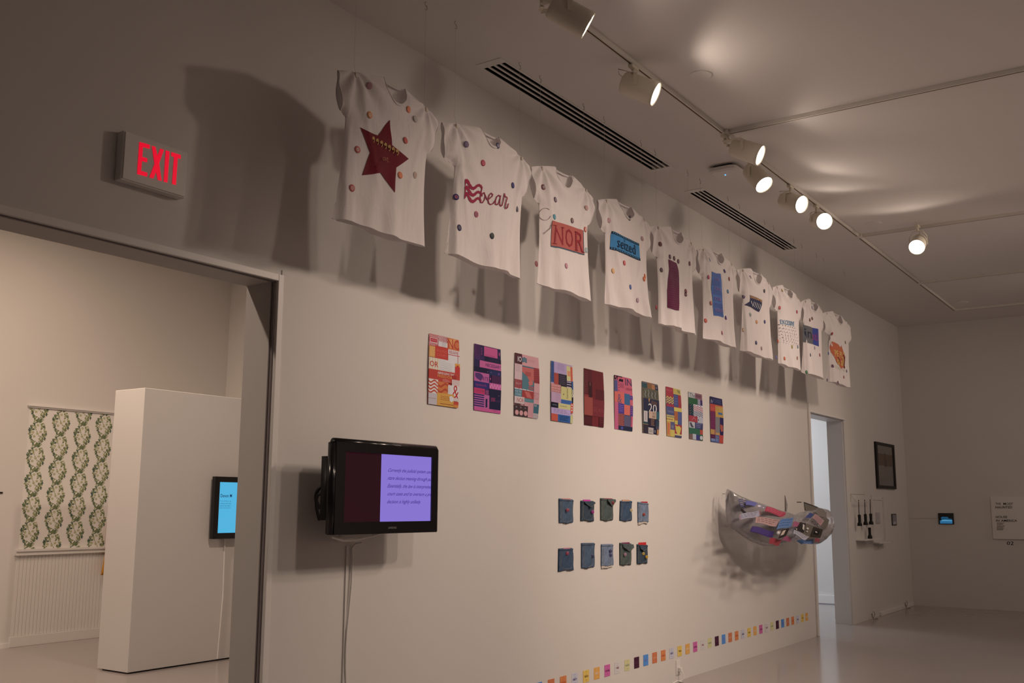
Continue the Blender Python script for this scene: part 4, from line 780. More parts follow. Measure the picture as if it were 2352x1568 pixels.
# ------------------------------------------------------------------ cards along the floor
CARDS = [('FIRST', 'bf7e30', 'd8c4b0', 'amber'), ('SECOND', 'b04878', '5c1c44', 'pink'), ('THIRD', 'ae9c94', '8c2c40', 'pale rose'), ('FOURTH', 'b09c68', '6c7a68', 'straw yellow'), ('FIFTH', '3c1426', '5c2438', 'dark maroon'),
         ('SIXTH', '3e6ea0', '7c5890', 'blue'), ('SEVENTH', 'b0582e', 'c88868', 'rust orange'), ('EIGHTH', 'b8642e', 'b83c28', 'bright orange'), ('NINTH', 'a6989a', '44346c', 'pale lilac'), ('TENTH', 'c09438', '503420', 'mustard yellow')]
cref = lin('a8968a'); ORD = ['nearest the far doorway', 'second from the far doorway', 'third from the far doorway', 'fourth from the far doorway']
seen = {}; order = []
for n in range(-4, 32): order.append((n, (n + 9) % 10))
for n, k in sorted(order, reverse=True):
    x = 6.594 + .1588 * n if n < 31 else 6.594 + .1588 * 30 + .145; nm, bg, fg, cn = CARDS[k]; j = seen.get(k, 0); seen[k] = j + 1; z = .195 + .0002 * n
    yb = random.Random(n).uniform(.0015, .003)
    t = tag(make('card', MB().box(x, x + .084, -yb, -.0004, z, z + .084), cmat(bg) if 0 else mat('card_stock_' + nm + str(n), tuple(x * .88 + .12 * (.3 * alb(bg, cref, .62)[0] + .59 * alb(bg, cref, .62)[1] + .11 * alb(bg, cref, .62)[2]) for x in alb(bg, cref, .62)), .7, .2, noise=.01), loc=(x + .042, 0, z)),
            f'{cn} card reading {nm} above the floor, {ORD[j]} of its kind', 'card', 'small cards in a strip above the floor')
    p = Print(lambda u, v, h: Vector((x + .084 * u, -yb - h, z + .084 * (1 - v))), ref=cref, cell=9, h0=.0003)
    p.text('THE', .4, .1, .6, .16, fg); p.text('FOR', .44, .28, .56, .36, fg); p.text(nm, .12 if len(nm) > 5 else .2, .42, .88 if len(nm) > 5 else .8, .6, fg, .02); p.text('WORD', .38, .78, .62, .84, fg); p.done('lettering', t)

# ------------------------------------------------------------------ television
yf = -.255; a = W(774, 1002, yf); c_ = W(1003, 1225, yf); x0, x1, z0, z1 = a.x, c_.x, 1.310, 1.774
t = thing('television', 'black flat television on the wall beside the wide opening, showing lilac text page', 'television', ((x0 + x1) / 2, yf, z0))
sx0, sx1, sz0, sz1 = x0 + .068, x1 - .048, z0 + .062, z1 - .048
b = MB(); b.box(x0, sx0, yf, yf + .05, z0, z1); b.box(sx1, x1, yf, yf + .05, z0, z1); b.box(sx0, sx1, yf, yf + .05, z0, sz0); b.box(sx0, sx1, yf, yf + .05, sz1, z1)
make('bezel', b, M['black'], t)
b = MB()
for sgn, xx in ((-1, x0), (1, x1)):
    pts = [(xx, yf + .026, z0 + .004), (xx, yf + .026, z1 - .004)]; b.tube(pts, .024, 14)
b.tube([(x0, yf + .024, z1 - .002), (x1, yf + .024, z1 - .002)], .022, 14); make('rounded_edge', b, M['black'], t, smooth=True)
b = MB(); xm = (x0 + x1) / 2; zm = (z0 + z1) / 2
def back(u, v):
    x = x0 + (x1 - x0) * u; z = z0 + (z1 - z0) * v; d = (1 - abs(2 * u - 1) ** 3) * (1 - abs(2 * v - 1) ** 3); return Vector((x, yf + .05 + .075 * d, z))
make('rear_shell', MB().grid(back, 16, 12, flip=True), M['blackm'], t, smooth=True)
make('screen_glass', MB().box(sx0 - .002, sx1 + .002, yf + .010, yf + .014, sz0 - .002, sz1 + .002), M['black'], t)
def sf(u, v, h): return Vector((sx0 + (sx1 - sx0) * u, yf + .0095 - h, sz1 - (sz1 - sz0) * v))
p = Print(sf, raw=True, cell=9, h0=.0002); p.r(0, 0, .40, 1, '260912'); p.r(.40, 0, 1, 1, '8674cf'); 
for k, (ln, w_) in enumerate([('Currently the judicial system uses', .57), ('stare decisus meaning through pas', .57), ('Essentially, the law is interpretted', .57), ('court cases and to overturn a pre', .57), ('decision is highly unlikely.', .44)]):
    sl = .0; p.text(ln, 0, 0, 0, 0, '43318a', .012, [(.465, .205 + k * .118), (.465 + w_ - .04, .205 + k * .118 - .0), (.465 + w_ - .04, .275 + k * .118), (.465, .275 + k * .118)], .05)
p.done('screen_image', t, M['screen'], 'lit lilac page beside a dark maroon band')
p = Print(lambda u, v, h: Vector((x0 + (x1 - x0) * u, yf - h - .0004, z1 - (z1 - z0) * v)), raw=True, cell=9); p.text('SAMSUNG', .495, .925, .575, .948, '8c8884', .03); p.done('maker_lettering', t)
b = MB().box(xm - .2, xm + .2, -.16, -.135, zm - .13, zm + .13).box(xm - .12, xm + .12, -.14, -.012, zm - .04, zm + .04).box(xm - .14, xm + .14, -.012, 0, zm - .16, zm + .16); make('wall_bracket', b, M['blackm'], t, bevel=.003)
b = MB()
def cat(P, n=6):
    P = [Vector(p) for p in P]; P = [P[0]] + P + [P[-1]]; o = []
    for i in range(1, len(P) - 2):
        for k in range(n):
            t_ = k / n; a, b_, c, d = P[i - 1:i + 3]; o.append(.5 * ((2 * b_) + (c - a) * t_ + (2 * a - 5 * b_ + 4 * c - d) * t_ ** 2 + (3 * b_ - a - 3 * c + d) * t_ ** 3))
    return o + [P[-1]]
b.tube(cat([(x0 + .06, yf + .1, zm + .02), (x0 + .02, yf + .13, zm), (x0 + .035, yf + .17, zm - .05), (x0 + .12, -.03, zm - .1)]), .009, 8)
b.tube(cat([(x0 + .05, yf + .09, zm - .06), (x0 + .01, yf + .12, zm - .03), (x0 + .04, yf + .17, zm - .08), (x0 + .12, -.03, zm - .16)]), .008, 8)
b.box(x0 - .002, x0 + .05, yf + .05, yf + .1, zm - .16, zm + .16)
make('cable_loops', b, M['blackm'], t, smooth=True)
b = MB().tube([(x0 + .14, -.1, z0 - .012), (x0 + .24, -.09, z0 - .035), (x0 + .36, -.08, z0 - .035), (x0 + .5, -.09, z0 - .01), (x0 + .62, -.1, z0 + .01)], .008, 8)
b.box(x0 + .2, x0 + .42, -.13, -.09, z0 - .02, z0 + .03); make('underside_cables', b, M['white'], t, smooth=False)
# white cord down the wall
pts = []; top_ = W(808, 1228, -.03); xc = W(808, 1240, -.012).x
for k in range(22):
    z = 1.29 - 1.29 * k / 21; pts.append((xc + .012 * math.sin(k * .5) - .02 * (k / 21), -.012, max(.005, z)))
t = tag(make('power_cable', MB().tube([(xc + .03, -.06, 1.255), (xc + .01, -.03, 1.25)] + pts[1:], .006, 8), M['white'], loc=(xc, 0, 0), smooth=True), 'white power cable hanging down the wall under the television', 'cable')
xc2 = xc - .012
tag(make('cable_duct', MB().box(xc2 - .022, xc2 - .008, -.008, 0, 0, 1.24), M['wall'], loc=(xc2, 0, 0)), 'thin white cable channel running down beside the hanging power cable', 'cable channel')

# ------------------------------------------------------------------ denim pockets
K = crop(7.465, 1260, 1120)
DN = [('blue', (.075, .115, .185)), ('dark', (.045, .068, .10)), ('grey', (.075, .10, .105)), ('mid', (.05, .085, .15)), ('light', (.16, .215, .32))]
DM = {k: denim('denim_' + k, v) for k, v in DN}; M['stitch'] = mat('pale_stitching', (.30, .27, .22), .9, .1, noise=.1); M['fray'] = mat('frayed_white_hem', (.62, .57, .52), .95, .1, noise=.1, bump=.3); M['dst'] = mat('dark_stitching', (.02, .025, .04), .9, .1, noise=.1)
def pocket(corn, dn, label, book=None, badges=(), flap=None, fray=False, seed=0, lab2='', pleats=0):
    (TL, TR, BR, BL) = [W(*K(*c), -.012) for c in corn]; rnd = random.Random(seed); ph = rnd.uniform(0, 6); x0, x1 = (TL.x + BL.x) / 2, (TR.x + BR.x) / 2
    def S(u, v, h=0):   # v down
        x = (TL.x * (1 - u) + TR.x * u) * (1 - v) + (BL.x * (1 - u) + BR.x * u) * v; z = (TL.z * (1 - u) + TR.z * u) * (1 - v) + (BL.z * (1 - u) + BR.z * u) * v
        if v > .93: z += .0015 * math.sin(u * 31 + ph) + .003 * math.sin(u * 7 + ph)
        y = -.005 - .010 * math.sin(PI * max(0, min(1, u))) ** .6 * (1 - .55 * v) - .0035 * math.sin(6 * u + 4 * v + ph) * math.sin(PI * u) * math.sin(PI * v)
        y -= .003 * math.cos((u * 1.6 + v * .9) * 7 + ph) * math.sin(PI * u); x += .003 * math.sin(8 * v + ph) * (u > .5)
        return Vector((x, min(y, -.0072) - h, z))
    loc = ((x0 + x1) / 2, 0, BL.z); t = thing('denim_pocket', label, 'pocket', loc, 'denim pockets on the wall in two rows of five')
    make('front_panel', MB().grid(lambda u, v: S(u, v), 20, 24), DM[dn], t, smooth=True, solid=.0018)
    make('back_panel', MB().grid(lambda u, v: Vector((S(u, v).x, -.002 , S(u, v).z + (.004 if v < .02 else 0))), 8, 8), DM[dn], t, solid=.0015)
    b = MB(); b.tube([S(.10, v / 12, .0012) for v in range(1, 12)], .0009, 5); b.tube([S(.16, v / 12, .0012) for v in range(2, 11)] + [S(.3, .93, .001), S(.5, .97, .001), S(.7, .93, .001), S(.88, .88, .001)] + [S(.9, 1 - v / 12, .0012) for v in range(2, 11)], .0009, 5); b.tube([S(.1 + .08 * k, .075, .0012) for k in range(11)], .0009, 5)
    make('stitching', b, M['stitch'], t)
    make('top_hem', MB().grid(lambda u, v: S(u, v * .07, .0022), 20, 2), DM[dn], t, smooth=True, solid=.002)
    if flap:
        fp = MB(); P = flap
        def fl(u, v):
            a0 = P[0][0] * (1 - u) + P[1][0] * u; mid = 1 - abs(2 * u - 1); zb = P[2] + (P[3] - P[2]) * mid; return S(a0 if a0 < 1 else 1, 0, 0) + Vector(((a0 - min(a0, 1)) * (x1 - x0), -.006 - .006 * v * (1 - u * .2), -(TL.z - BL.z) * (P[0][1] + (zb - P[0][1]) * v)))
        make('flap', MB().grid(fl, 14, 8), DM[dn], t, smooth=True, solid=.002)
        make('flap_stitching', MB().tube([fl(k / 14, .86) + Vector((0, -.002, 0)) for k in range(1, 14)], .0009, 5), M['stitch'], t)
    if fray: make('frayed_hem', MB().grid(lambda u, v: S(.03 + .86 * u, 1.0, -.001) + Vector((0, .001 * v, .006 * math.sin(PI * u) - .024 * v * (1 - .3 * u))), 14, 3), M['fray'], t, smooth=True, solid=.002)
    for (px, py, rx, ry, c) in badges:
        q = W(*K(px, py), -.02); n = Vector((-.75, -1, .05)).normalized()
        o = make('pin_badge', MB().lathe((q.x, -.024, q.z), n, [(-.003, 0), (-.003, .0125), (0, .0133), (.0012, .0125), (.002, .008), (.0021, 0)], 20), cmatp(c), t, smooth=True, label=badge_name(c) + ' round pin badge')
    if book:
        (bx0, bx1, by, dz, c) = book; z = TL.z; xx0 = x0 + (x1 - x0) * bx0; xx1 = x0 + (x1 - x0) * bx1
        bl = thing('booklet', f'{by} booklet tucked in {lab2}', 'booklet', ((xx0 + xx1) / 2, -.007, z - .09), 'booklets tucked in the denim pockets')
        make('cover', MB().box(xx0, xx1, -.0055, -.0050, z - .09, z + dz).box(xx0, xx1, -.0032, -.0027, z - .09, z + dz), cmatp(c), bl); make('pages', MB().box(xx0 + .001, xx1 - .001, -.0050, -.0032, z - .089, z + dz - .002), M['paper'], bl)
    return t
PREF2 = lin('cbb8a5')
def cmatp(h):
    k = 'p' + h
    if k not in CMR: CMR[k] = mat('pocket_' + h, alb(h, PREF2), .35, .4, noise=.03)
    return CMR[k]
pocket([(192, 190), (430, 208), (428, 598), (195, 606)], 'blue', 'blue denim pocket with one red badge, first of the upper row', (.25, .85, 'salmon', .004, 'c07868'), [(318, 380, 24, 32, '90404a')], seed=1, lab2='the first pocket of the upper row')
pocket([(566, 228), (788, 234), (784, 570), (565, 565)], 'dark', 'dark denim pocket with a folded flap and magenta badge, second of the upper row', (.2, .75, 'hot pink', .012, 'bc4088'), [(748, 412, 20, 36, '8c2c68')], [(.18, .02), (1.03, .02), .10, .34], seed=2, lab2='the second pocket of the upper row')
pocket([(902, 184), (1118, 196), (1112, 560), (905, 558)], 'grey', 'grey-green denim pocket with dog-eared flap and red badge, third of the upper row', (.3, .92, 'crimson', .003, '9c2c38'), [(1090, 255, 20, 36, '742426')], [(.4, .0), (1.12, .02), .10, .36], seed=3, lab2='the third pocket of the upper row')
pocket([(1243, 232), (1434, 230), (1436, 566), (1232, 562)], 'mid', 'indigo denim pocket with a cream badge, fourth of the upper row', (.2, .85, 'peach', .014, 'c08c6c'), [(1410, 385, 16, 34, 'b0986c')], seed=4, lab2='the fourth pocket of the upper row')
pocket([(1541, 246), (1720, 266), (1724, 585), (1545, 585)], 'light', 'light denim pocket with white frayed hem and rust badge, fifth of the upper row', (.35, .95, 'scarlet', .006, 'a82c30'), [(1628, 455, 26, 32, '8c3c30')], None, True, 5, 'the fifth pocket of the upper row')
pocket([(187, 1050), (428, 1040), (440, 1405), (180, 1428)], 'mid', 'indigo denim pocket with a red badge at its top, first of the lower row', (.35, .8, 'rose pink', .005, 'c07078'), [(314, 1122, 28, 38, '94404c')], seed=6, lab2='the first pocket of the lower row')
pocket([(577, 955), (798, 952), (797, 1360), (577, 1380)], 'blue', 'blue denim pocket with a dark navy badge, second of the lower row', None, [(748, 1172, 28, 32, '38384c')], seed=7)
pocket([(916, 975), (1112, 972), (1122, 1330), (914, 1345)], 'light', 'light denim pocket with white frayed hem and dark badges, third of the lower row', None, [(1060, 1150, 26, 30, '44405c'), (1060, 1080, 20, 24, '44405c')], None, True, 8)
pocket([(1232, 950), (1430, 962), (1425, 1322), (1235, 1320)], 'grey', 'grey-green denim pocket with a pointed flap and dusty pink badge, fourth of the lower row', (.2, .88, 'plum', .004, '7c2444'), [(1306, 1142, 20, 30, '94686c')], [(.15, .02), (1.12, .02), .18, .38], seed=9, lab2='the fourth pocket of the lower row')
pocket([(1528, 975), (1708, 985), (1704, 1292), (1530, 1300)], 'dark', 'dark denim pocket with two mustard badges, fifth of the lower row', (.18, .9, 'bright red', .016, 'c02c2c'), [(1620, 1128, 22, 32, 'a8843c'), (1676, 1184, 20, 34, 'b4842c')], [(.15, .06), (.75, .06), .2, .36], seed=10, lab2='the fifth pocket of the lower row')

# ------------------------------------------------------------------ clear plastic sculpture
G = crop(6.8176, 1600, 1100)
sc = thing('plastic_sculpture', 'crumpled clear plastic packaging piece with printed strips, mounted beside the narrow door', 'sculpture', (9.6, -.3, 1.1))
def shell(name, st, ylo, yhi, seed, n=14, box=2.6):
    """stations of the crop: x, top y, bottom y, half depth"""
    rnd = random.Random(seed); N = len(st); R = []
    def at(t):
        i = min(N - 2, int(t * (N - 1))); f_ = t * (N - 1) - i; a, b_ = st[i], st[i + 1]; e = [a[k] * (1 - f_) + b_[k] * f_ for k in range(4)]; y = ylo + (yhi - ylo) * t; return e, y
    ph = [rnd.uniform(0, 6) for _ in range(6)]
    def S(t, an, h=0):
        (x, yt, yb, d), y = at(max(0, min(1, t))); P = W(*G(x, yt), y); Q = W(*G(x, yb), y); c = (P + Q) / 2; hz = (P.z - Q.z) / 2
        co, si = math.cos(an), math.sin(an); k = (abs(co) ** box + abs(si) ** box) ** (-1 / box)
        cr = 1 + .05 * math.sin(3 * an + 9 * t + ph[0]) + .04 * math.sin(5 * an - 14 * t + ph[1]) + .025 * math.sin(11 * an + 31 * t + ph[2])
        return Vector((c.x + (Q.x - P.x) * .5 * -si, c.y - (d * k * co * cr + h * (1 if co > 0 else -1)), c.z + hz * k * si * (1 + (cr - 1) * .4)))
    b = MB().grid(lambda u, v: S(u, v * 2 * PI - PI), 40, 40); o = make(name, b, M['plastic'], sc, smooth=True); return S
S1 = shell('long_shell', [(462, 150, 175, .006), (480, 158, 560, .02), (530, 190, 720, .04), (620, 245, 800, .08), (760, 320, 890, .11), (920, 365, 990, .13), (1100, 420, 1045, .13), (1260, 475, 1045, .13), (1400, 520, 960, .11), (1500, 580, 860, .07)], -.10, -.34, 3)
S2 = shell('short_shell', [(1440, 600, 930, .05), (1560, 560, 985, .08), (1700, 500, 1010, .10), (1840, 480, 1020, .11), (1930, 445, 990, .11), (2010, 480, 900, .10), (2070, 600, 700, .05)], -.36, -.30, 4)
def sheet(name, poly, y, m_, label=None, th=.003):
    vs = [W(*G(*c), y + dy) for *c, dy in [(p_[0], p_[1], p_[2] if len(p_) > 2 else 0) for p_ in poly]]; k = len(vs)
    b = MB().add(vs + [v + Vector((0, th, 0)) for v in vs], [tuple(range(k))[::-1], tuple(range(k, 2 * k))] + [(i, (i + 1) % k, k + (i + 1) % k, k + i) for i in range(k)]); return make(name, b, m_, sc, label=label)
sheet('fin', [(1385, 255), (1400, 300), (1425, 400), (1412, 520), (1388, 520)], -.30, M['plastic'])
sheet('fin_edge', [(1383, 255), (1389, 255), (1396, 520), (1386, 520)], -.303, mat('brown_edge', (.10, .05, .035), .5, .3, noise=.1))
M['ptray'] = mat('black_moulded_tray', (.018, .014, .013), .25, .5, noise=.1); M['pgrey'] = mat('grey_blister_film', (.17, .155, .135), .3, .5, noise=.08, bump=.1)
sheet('raised_flap', [(1680, 358), (1800, 400), (1898, 440), (1862, 528), (1700, 492)], -.31, M['pgrey'], 'dark grey upturned flap'); sheet('flap_rim', [(1680, 356), (1900, 436), (1900, 446), (1686, 370), (1706, 494), (1696, 494)], -.313, M['ptray'])
sheet('faceted_side', [(1898, 440), (1985, 468), (2035, 530), (2030, 600), (1920, 580), (1868, 520)], -.45, mat('clear_facet', (.24, .225, .22), .2, .5, noise=.1, bump=.2), 'grey faceted side'); sheet('lower_facet', [(2030, 600), (2076, 640), (2060, 700), (2025, 775), (1960, 740), (1900, 660)], -.45, M['pgrey'])
sheet('window_tray', [(1610, 670, -.0), (1715, 690, 0), (1990, 775, 0), (1935, 920, 0), (1760, 930, 0), (1550, 790, 0)], -.455, M['pgrey'], 'grey moulded tray')
def hole(P, c='ptray', y=-.46): return sheet('cut_out', P, y, M[c])
hole([(1620, 672), (1712, 692), (1680, 840), (1548, 790)]); hole([(1838, 745), (1978, 790), (1940, 915), (1780, 900)]); hole([(1868, 795), (1930, 815), (1905, 880), (1842, 860)], 'blackm', -.464)
for P in ([(1668, 700), (1692, 720), (1682, 800), (1660, 780)], [(1865, 815), (1892, 828), (1886, 842), (1860, 830)], [(1730, 755), (1758, 765), (1752, 790), (1726, 780)], [(1728, 805), (1745, 810), (1738, 828), (1722, 822)], [(1560, 775), (1572, 770), (1575, 790), (1562, 795)]): sheet('light_gap', P, -.467, M['white'])
hole([(1345, 790), (1455, 765), (1400, 890), (1280, 935)], 'ptray', -.475); sheet('light_gap', [(1355, 808), (1400, 795), (1362, 868), (1315, 885)], -.479, M['beige'])
hole([(700, 455), (780, 520), (740, 540), (700, 500)], 'ptray', -.30); 
# printed paper strips stuck over the plastic
def cmats(h):
    if 's' + h not in CMR:
        v = alb(h, lin('a89486'), .58); g = sum(v) / 3; CMR['s' + h] = mat('strip_' + h, tuple(x * .82 + g * .18 for x in v), 0.35, 0.4, noise=0.04)
    return CMR['s' + h]
def strip(P, c, y, tc=None, nl=3, label=None, nm='paper_strip', edge=None):
    C = [W(*G(*q_), y) for q_ in P]
    def fn(u, v, h):
        a = C[0] * (1 - u) + C[1] * u; b_ = C[3] * (1 - u) + C[2] * u; r_ = a * (1 - v) + b_ * v; return Vector((r_.x, r_.y - .004 * math.sin(PI * u) - h, r_.z + .005 * math.sin(2 * PI * u)))
    o = make(nm, MB().grid(lambda u, v: fn(u, v, 0), 10, 3), cmats(c), sc, label=label, solid=.0012)
    if tc:
        p_ = Print(fn, ref=SHIRT_REF, cell=.15, h0=.0012)
        p_.lines(.06, .14, .94, .92, nl, tc, .3)
        if edge: p_.vstripes(0, 0, 1, .0, 1, edge)
        if edge:
            for k in range(7): p_.r(.0, k / 7, .05, k / 7 + .07, edge); p_.r(.95, k / 7, 1, k / 7 + .07, edge)
        p_.done('small_type', o)
strip([(655, 315), (790, 325), (760, 450), (690, 430)], '4a4668', -.27, 'a88c60', 3, 'purple-blue strip with gold marks')
strip([(780, 335), (1080, 405), (1060, 470), (770, 400)], '5a548a', -.30, None, 1, 'violet strip seen edge-on')
strip([(660, 560), (985, 482), (1000, 570), (672, 640)], '9a8c94', -.36, '5a4c54', 3, 'pale lilac strip with red stitched ends', edge='90403c')
strip([(930, 590), (1312, 632), (1245, 742), (920, 680)], 'b07c70', -.42, '6c4a4c', 3, 'salmon strip of small type')
strip([(1315, 635), (1520, 590), (1480, 740), (1250, 790)], '4c6890', -.44, '38507c', 3, 'blue strip bent over the end')
strip([(1095, 428), (1395, 520), (1385, 612), (1065, 500)], 'a8203c', -.39, 'c86070', 3, 'glossy red strip')
strip([(875, 735), (1215, 820), (1185, 918), (832, 822)], '341c54', -.42, '5c4480', 4, 'deep purple strip')
strip([(1150, 922), (1335, 945), (1285, 1040), (1130, 1012)], '90202c', -.43, None, 1, 'crimson strip hanging under the shell'); strip([(1390, 890), (1490, 925), (1470, 975), (1330, 960)], '8c3450', -.42, None, 1, 'magenta strip')
strip([(1525, 665), (1620, 680), (1585, 735), (1505, 755)], '98405c', -.46, None, 1, 'rose strip'); strip([(1525, 795), (1765, 900), (1700, 958), (1515, 850)], 'a49498', -.475, '5c5054', 3, 'white strip of small type')
strip([(1560, 960), (1830, 935), (1830, 1005), (1640, 1020)], '3c5c84', -.42, None, 1, 'dull blue strip underneath'); strip([(1855, 545), (1998, 645), (1945, 730), (1818, 610)], 'a87470', -.465, '74484c', 5, 'salmon tag on the right end'); strip([(1765, 530), (1840, 545), (1800, 600), (1690, 612)], '2c3868', -.462, None, 1, 'navy strip'); strip([(1850, 930), (1930, 925), (1925, 980), (1860, 985)], '842c38', -.46, None, 1, 'dark red strip')
make('wall_pin', MB().tube([(9.25, -.14, 1.58), (9.25, 0, 1.58)], .003, 6).tube([(10.35, -.30, 1.38), (10.35, 0, 1.40)], .003, 6).tube([(10.9, -.28, 1.35), (10.9, 0, 1.36)], .003, 6), M['steel'], sc)
for (px0, px1, py, t_, lb) in ((1830, 1843, 1153, 'Nature', 'tiny dark caption on the wall left of the narrow door'),):
    a = W(px0, py - 1.6); b_ = W(px1, py + 1.6); p = Print(lambda u, v, h: Vector((a.x + (b_.x - a.x) * u, -h - .0005, a.z + (b_.z - a.z) * v)), raw=True, cell=9); p.lines(0, .1, 1, .9, 1, '50424a', .9); tag(make('wall_caption', p.mb, M['ink'], loc=(a.x, 0, a.z)), lb, 'caption')

# ------------------------------------------------------------------ socket and floor cables
def socket(x, z, label):
    t = thing('wall_socket', label, 'socket', (x, 0, z)); make('plate', MB().box(x - .04, x + .04, -.006, 0, z - .06, z + .06), M['white'], t, bevel=.002); make('plug', MB().box(x - .016, x + .02, -.035, -.006, z - .035, z + .0), M['white'], t, bevel=.004)
    make('cord', MB().tube([(x, -.035, z - .02), (x - .01, -.06, z - .06), (x - .04, -.05, z - .12), (x - .05, -.03, z - .2), (x - .09, -.04, .012), (x - .3, -.05, .006)], .004, 7), M['white'], t, smooth=True); return t
q = W(1557, 1532); socket(q.x, q.z, 'white wall socket with plug and cord under the card strip')
b = MB(); q = on(1550, 1566, 2, .02)
for k in range(3): b.tube([(q.x - .25 + .05 * k, q.y - .04 - .02 * k, .012), (q.x - .1, q.y - .07 + .02 * k, .05 - .01 * k), (q.x + .05, q.y - .05, .015 + .01 * k), (q.x + .02, q.y + .0, .008 + .006 * k), (q.x - .2, q.y - .02, .008)], .005, 7)
tag(make('cord_bundle', b, M['white'], loc=(q.x, q.y, 0), smooth=True), 'small heap of white cord on the floor below the socket', 'cable')
# right of the narrow door
a = W(2000, 1421).x; tag(make('floor_raceway', MB().box(14.55, 16.35, -.03, 0, 0.0, .055), M['trim'], loc=(15.4, 0, 0), bevel=.004), 'white cable raceway along the foot of the wall near the far corner', 'raceway')
for (px, py, lb) in ((2003, 1411, 'grey cord loop at the near end of the raceway'), (2079, 1386, 'grey cord loop at the corner end of the raceway')):
    q = W(px, py, -.03); pts = [(q.x + .07 * math.sin(k / 12 * 5.4), -.045, max(.01, q.z + .038 * math.cos(k / 12 * 5.4))) for k in range(13)]; tag(make('cord_loop', MB().tube(pts + [(q.x - .05, -.06, .008), (q.x + .08, -.08, .008)], .0035, 6), M['steel'], loc=(q.x, -.045, 0), smooth=True), lb, 'cable')

# ------------------------------------------------------------------ frame, torches, shelves, panels
x0, x1, z0, z1 = 14.71, 15.72, 1.726, 2.376; t = thing('framed_picture', 'black framed dark glazed picture on the wall near the corner', 'picture', (15.2, 0, z0))
w_ = .075; make('frame', MB().box(x0, x1, -.03, 0, z1 - w_ * .55, z1).box(x0, x1, -.03, 0, z0, z0 + w_ * .55).box(x0, x0 + w_, -.03, 0, z0 + w_ * .55, z1 - w_ * .55).box(x1 - w_, x1, -.03, 0, z0 + w_ * .55, z1 - w_ * .55), M['blackm'], t)
make('glass', MB().box(x0 + .05, x1 - .05, -.018, -.012, z0 + .03, z1 - .03), M['glassdark'], t)
p = Print(lambda u, v, h: Vector((x0 + .08 + (x1 - x0 - .16) * u, -.0185 - h, z1 - .045 - (z1 - z0 - .09) * v)), raw=True, cell=9, h0=.0002); p.quadg([(.02, .2), (.95, .2), (.95, .5), (.02, .5)], '6c6059'); p.h += .0003; p.poly([(.45, .18), (.5, .18), (.55, .4), (.57, .52), (.42, .52), (.44, .35)], '5c514c', None, 2, 2); p.done('picture_print', t)
def torch(x, ztop, label, hang=True):
    t = thing('flashlight', label, 'flashlight', (x, -.06, ztop - .145), 'black flashlights by the narrow door'); y = -.06
    make('barrel', MB().lathe((x, y, ztop), (0, 0, -1), [(0, 0), (0, .016), (.004, .019), (.03, .019), (.032, .0175), (.095, .0175), (.098, .02)], 20), M['blackm'], t, smooth=False)
    make('head', MB().lathe((x, y, ztop - .098), (0, 0, -1), [(0, .02), (.018, .029), (.045, .031), (.047, .028), (.044, 0)], 24), M['blackm'], t)
    if hang: make('cord', MB().tube([(x, y, ztop), (x - .01, y, ztop + .03), (x + .005, y, ztop + .19)], .005, 6), M['blackm'], t)
for x, zt_, lb in ((13.60, 1.364, 'black flashlight hanging nearest the narrow door'), (13.88, 1.372, 'black flashlight hanging in the middle of three'), (14.14, 1.376, 'black flashlight hanging third from the narrow door')): torch(x, zt_, lb)
torch(14.05, 1.193, 'black flashlight standing alone on the small shelf', False)
t = thing('wire_rack', 'thin white wire rack holding the hanging flashlights', 'rack', (13.8, 0, 1.53)); make('rail', MB().tube([(13.45, -.004, 1.62), (13.45, -.07, 1.53), (14.18, -.07, 1.53), (14.18, -.004, 1.53)], .0035, 6).tube([(13.45, -.004, 1.53), (13.45, -.004, 1.63), (14.15, -.004, 1.63)], .0025, 6), M['beige'], t)
def shelf(x0, x1, z, label, d=.12):
    t = thing('wall_shelf', label, 'shelf', ((x0 + x1) / 2, 0, z)); make('board', MB().box(x0, x1, -d, 0, z - .015, z), M['white'], t, bevel=.002)
    xm = (x0 + x1) / 2; make('bracket', MB().add([(xm - .012, 0, z - .015), (xm - .012, -d * .8, z - .015), (xm - .012, 0, z - .10), (xm + .012, 0, z - .015), (xm + .012, -d * .8, z - .015), (xm + .012, 0, z - .10)], [(0, 2, 1), (3, 4, 5), (0, 1, 4, 3), (1, 2, 5, 4), (2, 0, 3, 5)]), M['white'], t)
shelf(13.60, 14.42, 1.045, 'small white wall shelf under the flashlights'); shelf(14.40, 14.92, .985, 'smaller white shelf bracket right of the flashlight shelf', .10)
for (x0, x1, z0, z1, m_, lb) in ((14.60, 14.80, 1.235, 1.39, 'panel2', 'pale lilac card on a faint clear holder by the flashlights'), (15.44, 15.70, 1.20, 1.367, 'panel', 'grey-blue wall keypad near the corner')):
    if m_ == 'panel2': M['panel2'] = mat('lilac_card', (.50, .47, .50), .5, .3, noise=.02)
    t = thing('wall_panel' if m_ == 'panel' else 'display_card', lb, 'panel' if m_ == 'panel' else 'card', ((x0 + x1) / 2, 0, z0))
    make('body', MB().box(x0, x1, -.009, 0, z0, z1), M['blackm'] if m_ == 'panel' else M[m_], t, bevel=.006); make('face', MB().box(x0 + .03, x1 - .03, -.0105, -.008, z0 + .012, z1 - .012), M[m_], t); make('lower_window', MB().box(x0 + .05, x1 - .05, -.0115, -.0103, z0 + .018, z0 + .055), mat('pale_window', (.50, .50, .56), .4, .3, noise=.02), t)
tag(make('acrylic_holder', MB().box(14.38, 14.42, -.02, 0, 1.02, 1.62).box(14.98, 15.01, -.02, 0, 1.02, 1.60).box(14.42, 14.98, -.008, -.004, 1.56, 1.575), mat('clear_acrylic_edge', (.74, .71, .69), .2, .4, noise=.02), loc=(14.7, 0, 1.02)), 'faint clear holder behind the pale lilac card', 'holder')
